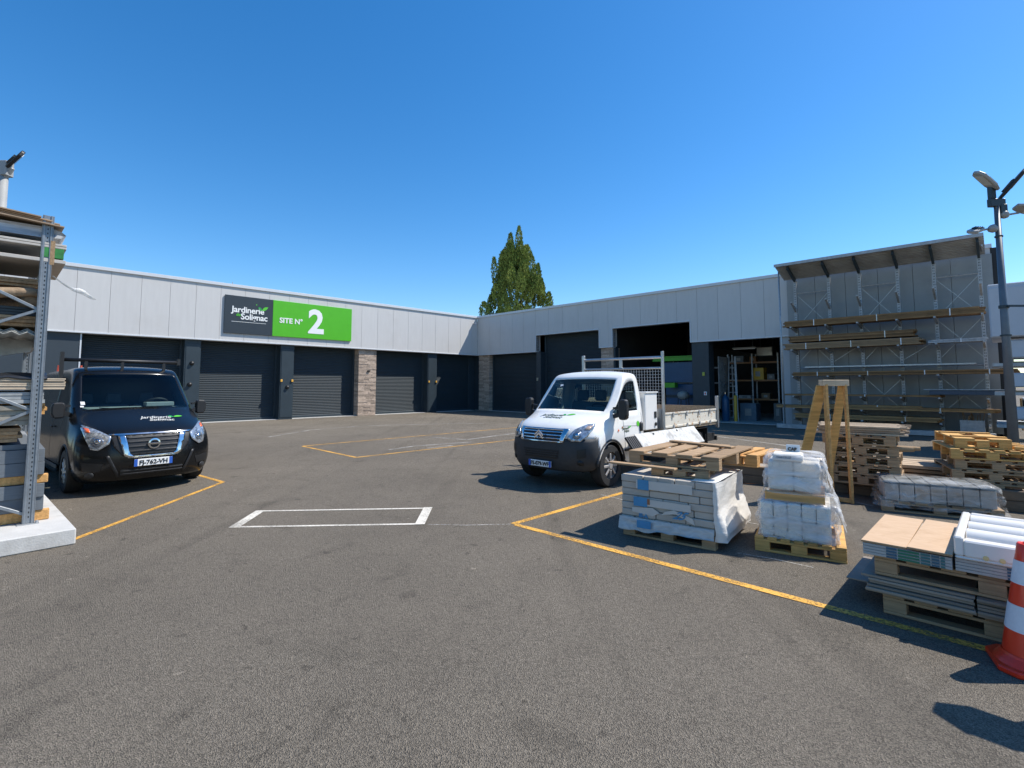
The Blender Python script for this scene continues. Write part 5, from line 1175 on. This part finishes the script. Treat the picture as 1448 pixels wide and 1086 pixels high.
# pallets lying on top of the block load
PT = P0 + Vector((0, 0, .682))
p1 = make_pallet('pallet', 'small dark broken pallet on top of the wrapped box load', PT + bx_ * .30 + by_ * .12, M_greyw, .62, .9, rz=BR + R(6), nb=4); p1.scale = (1, 1, .68)
p2 = make_pallet('pallet', 'wide grey pallet lying uppermost on the box load in front of the truck side', PT + bx_ * -.02 + by_ * .24 + Vector((0, 0, .101)), M_greyw, 1.05, 1.35, rz=BR - R(3), nb=4)
p3 = make_pallet('pallet', 'pale half pallet overhanging the rear right of the box load', PT + bx_ * .75 + by_ * 1.05 + Vector((0, 0, .06)), M_pine, .5, .85, rz=BR - R(8), nb=3)
def plank(label, a, b_, w_, h, m, grp=None, name='plank', cat='plank'):
    a = Vector(a); b_ = Vector(b_); d = b_ - a; L = d.length; t = thing(name, label, cat, a, group=grp); t.rotation_euler = (0, -math.asin(d.z / L), math.atan2(d.y, d.x))
    MB().box(0, L, -w_ / 2, w_ / 2, 0, h).build('board', m, t, bevel=.003); MB().cyl((.03, 0, h), (.03, 0, h + .002), .008, n=8).cyl((L - .03, 0, h), (L - .03, 0, h + .002), .008, n=8).build('nail_head', M_steel2, t); return t
zt = .735 + .146 + .146
plank('loose pale board lying across the pallets behind the truck side board', PT + bx_ * .1 + by_ * 1.38 + Vector((0, 0, .255)), PT + bx_ * .95 + by_ * 1.15 + Vector((0, 0, .25)), .12, .02, M_greyw)
plank('thin grey board under the wide pallet on the box load', PT + bx_ * -.18 + by_ * .06 + Vector((0, 0, .10)), PT + bx_ * .62 + by_ * .02 + Vector((0, 0, .098)), .10, .02, M_greyw)

# --- white wrapped blocks on a yellow pallet
P1 = Vector((2.52, 5.36, 0)); WR = math.atan2(-.52, .85); wx, wy = Vector((.85, -.52, 0)), Vector((.52, .85, 0))
make_pallet('pallet', 'yellow pine pallet carrying the two tier white wrapped blocks', P1, M_pineY, .80, .95, rz=WR)
t = thing('block_load', 'two tier load of white blocks shrouded in clear film on the yellow pallet', 'wrapped load', P1 + Vector((0, 0, .146)), WR)
b = MB()
for r_ in range(2):
    for i in range(5):
        for j in range(3): b.box(.05 + i * .128, .05 + i * .128 + .122, .08 + j * .24, .08 + j * .24 + .232, r_ * .175 + .002, r_ * .175 + .172)
for r_ in range(2):
    for i in range(2):
        for j in range(2): b.box(.13 + i * .24, .13 + i * .24 + .235, .18 + j * .26, .18 + j * .26 + .252, .46 + r_ * .15, .46 + r_ * .15 + .147)
b.box(.18, .46, .16, .42, .765, .84); b.build('blocks', M_whtile, t, bevel=.012)
MB().box(.10, .64, .12, .18, .358, .452).box(.10, .64, .62, .68, .358, .452).build('timber_bearer', M_pine, t, bevel=.005)
MB().box(.21, .40, .155, .159, .785, .825).build('label', M_lab, t); vs, fs = text_geo('MARGELLE', .028); MB().add(vs, fs, 0, Matrix.Translation((.22, .150, .795)) @ M90).build('lettering', M_ink, t)
wf = film_mat('clear_wrap', (.80, .80, .80), .10, .72, 2.6)
o_ = blob_wrap((.02, .74, .05, .83, -.01, .37), .05, 3.1, .04).build('film_wrap', wf, t, smooth=True)
o_ = blob_wrap((.10, .66, .12, .74, .44, .83), .045, 7.7, .10, skirt=.05).build('film_wrap', wf, t, smooth=True)
b = MB(); vs = []
for i in range(13):
    f = i / 12
    for j in range(13): g_ = j / 12; vs.append((.64 + .17 * (1 - f) ** 1.1 + .03 * noise.noise(Vector((f * 5, g_ * 5, 1))), .12 + .62 * g_ + .06 * (1 - f) * (g_ - .5), .12 + .66 * f))
b.add(vs, [(i * 13 + j, i * 13 + j + 1, (i + 1) * 13 + j + 1, (i + 1) * 13 + j) for i in range(12) for j in range(12)]); b.build('film_drape', wf, t, smooth=True)
tg = thing('paper_label', 'small pale tag with dark figures standing on the white wrapped blocks', 'tag', P1 + wx * .30 + wy * .40 + Vector((0, 0, 1.0)), WR)
MB().box(0, .13, 0, .02, -.02, .06).build('tag_card', mat('tag_card', (.50, .58, .64), .5), tg); vs, fs = text_geo('CAP', .045, bold=.002); MB().add(vs, fs, 0, Matrix.Translation((.015, -.004, 0)) @ M90).build('lettering', M_ink, tg)

# --- clear wrapped grey pavers behind
P2 = Vector((4.62, 6.55, 0)); GR = math.atan2(-.42, .91)
P2 = gp(1247, 722, .0); GR = math.atan2(-.5, .866); gx, gy = Vector((.866, -.5, 0)), Vector((.5, .866, 0))
make_pallet('pallet', 'weathered pallet carrying the clear wrapped grey pavers', P2, M_greyw, 1.25, .8, rz=GR)
t = thing('paver_load', 'low row of dark grey topped pavers in clear film behind the board stacks', 'wrapped load', P2 + Vector((0, 0, .146)), GR)
b = MB(); c_ = MB()
for i in range(7): b.box(.05 + i * .165, .05 + i * .165 + .155, .05, .70, .0, .22); c_.box(.05 + i * .165, .05 + i * .165 + .157, .04, .71, .222, .25)
b.build('pavers', mat('paver_side', (.40, .34, .28), .8, .2, 6, island=.2, stain=(.38, .24, .13), sscale=4, samt=.6), t, bevel=.006); c_.build('paver_tops', mat('paver_top', (.08, .085, .08), .75, .15, 8, island=.15), t, bevel=.006)
blob_wrap((-.02, 1.27, .0, .76, -.08, .275), .05, 12.3, .08, skirt=.12).build('film_wrap', film_mat('clear_wrap_thin', (.84, .82, .78), .0, .34, 4), t, smooth=True)

# --- board stacks in the right foreground
P3 = Vector((2.80, 4.08, 0)); SR = math.atan2(-.70, .714); sx, sy = Vector((.714, -.70, 0)), Vector((.70, .714, 0))
P3 = gp(1212, 768, .50); P3.z = 0; P3 += sx * .03 + sy * .03
make_pallet('pallet', 'dark lowest pallet beneath the long grey board stack', P3 + sx * .10 + sy * .06, M_greyw, 1.25, .95, rz=SR)
t = thing('board_stack', 'long stack of grey brown cladding boards between the two foreground pallets', 'boards', P3 + Vector((0, 0, .146)), SR)
b = MB(); rnd = random.Random(17)
for r_ in range(6):
    z = r_ * .021; a = rnd.uniform(-.04, .03); b.box(a, .62 + rnd.uniform(-.01, .01), rnd.uniform(-.02, .03), 1.05, z + .001, z + .019); b.box(.63, 1.5 + rnd.uniform(-.05, .05), rnd.uniform(-.02, .03), 1.05, z + .001, z + .019)
b.box(-.16, .1, .2, .9, 0.001, .012); b.build('boards', mat('cladding', (.25, .205, .16), .6, .2, 3, stretch=(.6, 1, 30), island=.22), t, bevel=.002)
make_pallet('pallet', 'brown pallet separating the cladding boards from the boxed tiles above', P3 + sx * .06 + sy * .05 + Vector((0, 0, .276)), M_greyw, 1.3, .95, rz=SR)
def tiles(label, x0, x1, seed, y0=.0):
    t = thing('tile_pack_stack', label, 'tiles', P3 + sx * x0 + sy * y0 + Vector((0, 0, .424)), SR); w_ = x1 - x0; b = MB()
    for r_ in range(4): b.box(0, w_, 0, 1.0, r_ * .021 + .001, r_ * .021 + .020)
    b.build('tile_boxes', mat('tile_edge', (.40, .385, .36), .6, .1, 5, island=.1), t, bevel=.002)
    rnd = random.Random(seed); g1, g2, g3 = MB(), MB(), MB()
    for r_ in range(4):
        z = r_ * .021; xx_ = w_ * .28
        for w2, q in ((.07, 0), (.13, 1), (.06, 2), (.05, 0), (.03, 2)):
            if xx_ + w2 > w_ - .03: break
            (g1, g2, g3)[q].box(xx_, xx_ + w2 - .006, -.002, -.0005, z + .003, z + .017); xx_ += w2
    g1.build('print_blue', mat('print_blue', (.03, .10, .16), .4), t); g2.build('print_green', mat('print_green', (.01, .14, .08), .4), t); g3.build('print_teal', mat('print_teal', (.03, .14, .15), .4), t)
tiles('tile boxes with green print under the left plywood sheet', 0, .515, 1); tiles('tile boxes with green print under the white tube tray', .53, 1.45, 2, .02)
for k, (x0, x1, y0, lab) in enumerate(((-.01, .265, .0, 'left one of two pale plywood sheets topping the tile boxes'), (.27, .52, -.02, 'right one of two pale plywood sheets, slightly raised, next to the white tray'))):
    t = thing('plywood_sheet', lab, 'plywood', P3 + sx * x0 + sy * y0 + Vector((0, 0, .51 + (.012 if k else 0))), SR + (R(-.8) if k else 0))
    MB().box(0, x1 - x0, 0, 1.06, 0, .016).build('sheet', M_ply, t, bevel=.002)
    MB().box(.002, x1 - x0 - .002, -.0015, -.0004, .004, .007).box(.002, x1 - x0 - .002, -.0015, -.0004, .010, .0125).build('ply_edge', mat('ply_edge_dark', (.24, .15, .08), .8), t)
# extra tile layer under right ply
P4 = P3 + sx * .53 + sy * .0 + Vector((0, 0, .512))
t = thing('tube_tray', 'white plastic tray holding four white rolls beside the plywood', 'tray', P4, SR)
M_poly = mat('white_plastic', (.80, .76, .70), .28, .03, 6, coat=.2)
TL = 1.15
b = MB(); b.box(0, TL, 0, .96, 0, .02); b.box(0, .05, 0, .96, .021, .15); b.box(.051, TL, 0, .10, .021, .13); b.box(.051, TL, .90, .96, .021, .15); b.box(TL - .05, TL, .101, .899, .021, .15)
b.build('tray_body', M_poly, t, bevel=.02)
for k in range(3):
    y = .20 + k * .265
    MB().cyl((.06, y + .05, .085), (TL - .06, y + .05, .085), .078, n=24).build('roll', M_poly, t, auto=40)
for x, m_ in ((.16, 'amber'), (.24, 'beige_box'), (.33, 'amber')): MB().lathe([(0, 0), (.016, .001), (.016, .004), (0, .006)], (0, -1, 0), (x, 0, .035), 10).build('marker_spot', mat('amber_pale', (.70, .55, .25), .4), t)
MB().box(TL * .62, TL * .7, .82, .89, .152, .156).build('green_mark', mat('print_green', (.01, .14, .08), .4), t)

# --- long sleeper-edged bed with sand, and what lies on it
Q = gp(1020, 657, .28); Q.z = 0; BX, BY = Vector((.80, -.60, 0)), Vector((.60, .80, 0)); QR = math.atan2(-.60, .80)
bdg = thing('raised_bed', 'long low timber-edged bed filled with sand at its left end', 'raised bed', Q, QR)
for x0, x1 in ((0, 1.9), (1.91, 3.9), (3.91, 5.9)): MB().box(x0, x1, 0, .09, 0, .14).box(x0, x1, .003, .087, .142, .275).build('sleeper', M_brownw, bdg, bevel=.008)
MB().box(0, .16, .1, 2.3, .20, .24).box(1.05, 3.9, 2.22, 2.34, .20, .24).build('edge_board', M_pine, bdg, bevel=.004)
MB().box(.001, .085, .1, 2.3, 0, .195).box(.09, 5.9, 2.35, 2.43, 0, .27).build('sleeper', M_brownw, bdg, bevel=.006)
MB().box(0, 1.9, -.012, .10, .277, .30).build('edge_board', M_greyw, bdg, bevel=.004)
b = MB(); nx, ny = 110, 60; vs = []
for i in range(nx + 1):
    for j in range(ny + 1):
        x, y = .09 + 5.8 * i / nx, .092 + 2.25 * j / ny; vs.append((x, y, .185 + .035 * noise.noise(Vector((x * 1.6, y * 1.6, 0))) + .025 * noise.noise(Vector((x * 9, y * 9, 4)))))
b.add(vs, [(i * (ny + 1) + j, (i + 1) * (ny + 1) + j, (i + 1) * (ny + 1) + j + 1, i * (ny + 1) + j + 1) for i in range(nx) for j in range(ny)])
b.build('sand', mat('sand', (.33, .27, .205), .95, .35, 14, bump=1.0, bscale=30, detail=10), bdg, smooth=True)
def bq(x, y, z=.22): return Q + BX * x + BY * y + Vector((0, 0, z))
rnd = random.Random(77)
# middle pallet stack
S0 = gp(1168, 678, .24); ctr = S0; mrz = math.atan2(-.62, .785); mx_, my_ = Vector((.785, -.62, 0)), Vector((.62, .785, 0))
S0.z = .22
NP = 5
first = None; lv = ['lowest', 'second', 'third', 'fourth', 'fifth', 'uppermost']
names_ = ['lowest pallet of the tall middle stack behind the A-frame trestle', 'second pallet from the bottom of the tall stack behind the trestle', 'third pallet from the bottom of the tall stack behind the trestle', 'fourth pallet from the bottom of the tall stack behind the trestle', 'top pallet of the tall stack, just under the bundle of slats']
for k in range(NP):
    loc = S0 + mx_ * rnd.uniform(-.03, .03) + my_ * rnd.uniform(-.03, .03) + Vector((0, 0, .147 * k)); rz = mrz + R(rnd.uniform(-2.5, 2.5))
    if first is None: first = make_pallet('pallet', names_[0], loc, M_greyw, .92, 1.0, group='pallets stacked in the middle', rz=rz, nb=6)
    else: dup(first, loc, rz, names_[k])
zt = .147 * NP - .22 + .22
t = thing('slat_bundle', 'untidy bundle of thin pale slats crowning the tall pallet stack', 'slats', S0 + mx_ * -.06 + my_ * .05 + Vector((0, 0, zt)), mrz + R(2))
b = MB(); rnd = random.Random(13)
for r_ in range(4):
    for i in range(9): a = rnd.uniform(-.10, .04); y = i * .1; b.box(a, 1.05 + rnd.uniform(-.08, .12), y, y + rnd.uniform(.05, .09), r_ * .034, r_ * .034 + .026)
b.build('slats', wood('pale_slats', (.50, .38, .26), island=.35), t, bevel=.002)
for k, (dx, dy, dz, lab) in enumerate(((.98, .1, .52, 'rough round log end poking out of the middle pallet stack'), (1.0, .45, .50, 'thin rough log poking out beside the round log'))):
    q = thing('log', lab, 'log', S0 + mx_ * (dx - .3) + my_ * dy + Vector((0, 0, dz + .03)), mrz + R(4 - 6 * k)); MB().tube([(0, 0, 0), (.2, .01, 0), (.42 + .05 * k, 0, .01)], [.045 - .01 * k, .05 - .012 * k, .04 - .01 * k], 10).build('log_body', M_greyw, q, smooth=True); MB().cyl((.42 + .05 * k, 0, .01), (.424 + .05 * k, 0, .01), .036 - .01 * k).build('cut_face', M_pine, q)
# plank pile right of it
S1 = gp(1262, 672, .22); S1.z = .22
for r_ in range(3):
    for i in range(4):
        a = S1 + BX * rnd.uniform(-.1, .1) + BY * (.0 + i * .24 + rnd.uniform(-.02, .02)) + Vector((0, 0, r_ * .065 + (.02 if 1 else 0)))
        lab = f"weathered plank in the {('bottom', 'middle', 'top')[r_]} layer of the low pile, {('nearest the camera', 'second from the front', 'second from the back', 'at the back')[i]}"
        plank(lab, a, a + BX * (1.25 + rnd.uniform(-.15, .15)), .19, .05, M_greyw if r_ < 2 else wood('pale_slats', (.50, .38, .26)), 'planks of the low pile on the raised bed')
for k in range(4):
    a = S1 + BX * (.95 + rnd.uniform(-.05, .05)) + BY * (.02 + .16 * k) + Vector((0, 0, .20 + .022 * k)); lab = f"{('first', 'second', 'third', 'fourth')[k]} short offcut from the front lying across the right end of the low plank pile"
    plank(lab, a, a + BX * .55 + BY * rnd.uniform(-.1, .12), .12, .02, M_greyw, 'short offcuts on the plank pile')
plank('dark blue grey painted board on the plank pile', S1 + BX * .75 + BY * .75 + Vector((0, 0, .25)), S1 + BX * 1.35 + BY * .62 + Vector((0, 0, .25)), .12, .02, M_slate)
# right hand pallet stack
S2 = gp(1350, 690, .22); S2.z = .20; r2 = math.atan2(-.50, .866); ax2, ay2 = Vector((.866, -.5, 0)), Vector((.5, .866, 0))
nm2 = ['lowest grey pallet of the right stack near the lamp post', 'second pallet of the right stack near the lamp post', 'third pallet of the right stack near the lamp post', 'fresh yellow pallet fourth in the right stack']
g0 = None
for k in range(3):
    loc = S2 + ax2 * rnd.uniform(-.03, .03) + ay2 * rnd.uniform(-.03, .03) + Vector((0, 0, .147 * k)); rz = r2 + R(rnd.uniform(-3, 3))
    if g0 is None: g0 = make_pallet('pallet', nm2[0], loc, M_greyw, .95, 1.2, group='pallets stacked by the lamp post', rz=rz, nb=6)
    else: dup(g0, loc, rz, nm2[k])
p4 = make_pallet('pallet', nm2[3], S2 + ax2 * -.02 + Vector((0, 0, .442)), M_pineY, .92, 1.2, group='pallets stacked by the lamp post', rz=r2, nb=6)
p5 = make_pallet('pallet', 'narrow yellow pallet with two deck boards topping the right stack', S2 + ax2 * .06 + ay2 * .12 + Vector((0, 0, .589)), M_pineY, .62, 1.35, group='pallets stacked by the lamp post', rz=r2, nb=2)
MB().box(.0, .62, .2, .3, .145, .165).box(0, .62, .95, 1.05, .145, .165).build('cross_board', M_pineY, p5)
for k in range(3): plank(f"{('front', 'middle', 'rear')[k]} small yellow offcut lying on the right pallet stack", S2 + ax2 * .70 + ay2 * (.15 + .3 * k) + Vector((0, 0, .60)), S2 + ax2 * .92 + ay2 * (.15 + .3 * k) + Vector((0, 0, .60)), .10, .04, M_pineY)
plank('thin pale board leaning at the foot of the lamp post', gp(1428, 660, 0) + Vector((-.3, .3, 0)), gp(1410, 640, .3) , .1, .02, M_greyw)
# --- A-frame trestle
ft = gp(1205, 712, 0); ft2 = gp(1187, 700, 0)
tr_ = thing('trestle', 'yellow pine A-frame trestle standing between the wrapped loads and the pallet stack', 'trestle', ft)
dv = Vector((-.03, .55, 0)) * 1.0
h_ = 1.72; back = Vector((-.30, .55, 0))
top = Vector((.03, .08, h_))
b1 = MB().beam((0, 0, 0), top, .035, .055, up=(0, 1, 0)).build('post', M_pine, tr_, bevel=.004)
topL = top + Vector((-.28, .02, 0))
MB().beam(Vector((-.20, .14, 0)) , topL, .04, .075, up=(0, 1, 0)).build('post', M_pine, tr_, bevel=.004)
MB().beam(topL + Vector((-.02, .06, -.02)), Vector((-.46, .60, .06)), .15, .03, up=(0, 1, .3)).build('leg_board', M_pineY, tr_, bevel=.004)
MB().beam(top + Vector((0.0, .06, -.02)), Vector((-.04, .55, .06)), .12, .03, up=(0, 1, .3)).build('leg_board', M_pineY, tr_, bevel=.004)
MB().beam(topL + Vector((-.05, .03, .02)), top + Vector((.05, .03, .02)), .12, .09).build('head_block', wood('pine_head', (.66, .50, .33)), tr_, bevel=.006)
MB().beam((-.32, .40, .03), (.02, .02, .03), .10, .05).build('foot_rail', M_pine, tr_, bevel=.004)
# --- traffic cone
M_cone = M_red
cn = thing('traffic_cone', 'red and white banded traffic cone at the right foreground edge', 'traffic cone', (3.15, 3.16, 0), R(-30))
b = MB(); b.prism([(x, y) for x, y in ((-.20, -.13), (-.13, -.20), (.13, -.20), (.20, -.13), (.20, .13), (.13, .20), (-.13, .20), (-.20, .13))], .035); b.lathe([(.19, .035), (.175, .055), (.155, .075), (.148, .09)], n=40); b.build('base', M_red, cn, bevel=.008)
def rz_(z): return .145 - (.145 - .045) * (z - .09) / .65
for z0, z1, m_, nm in ((.09, .225, M_red, 'red_band'), (.225, .375, M_refl, 'white_band'), (.375, .50, M_red, 'red_band'), (.50, .635, M_refl, 'white_band'), (.635, .73, M_red, 'red_band')):
    e = .0025 if m_ is M_refl else 0; pr = [(rz_(z0) + e, z0), (rz_(z1) + e, z1)]
    if z1 > .72: pr += [(rz_(z1) - .006, z1 + .008), (rz_(z1) - .014, z1 + .008), (rz_(z1) - .016, z1 - .03)]
    MB().lathe(pr, n=44).build(nm, m_, cn, smooth=True)
# --- unseen octagonal disc on a post, added to cast the bottom right shadow
sp = thing('shadow_caster', 'unseen octagonal disc on a slim post right of the traffic cone, added to cast a shadow', 'sign', (3.44, 2.82, 0), R(-62))
MB().cyl((0, 0, 0), (0, 0, 1.62), .02).cyl((0, 0, 0), (0, 0, .05), .16).build('post', M_steel, sp)
MB().lathe([(0, -.006), (.22, -.006), (.23, 0), (.22, .006), (0, .006)], (0, 1, 0), (0, .03, 1.45), 8).build('caster_disc', M_alu, sp)
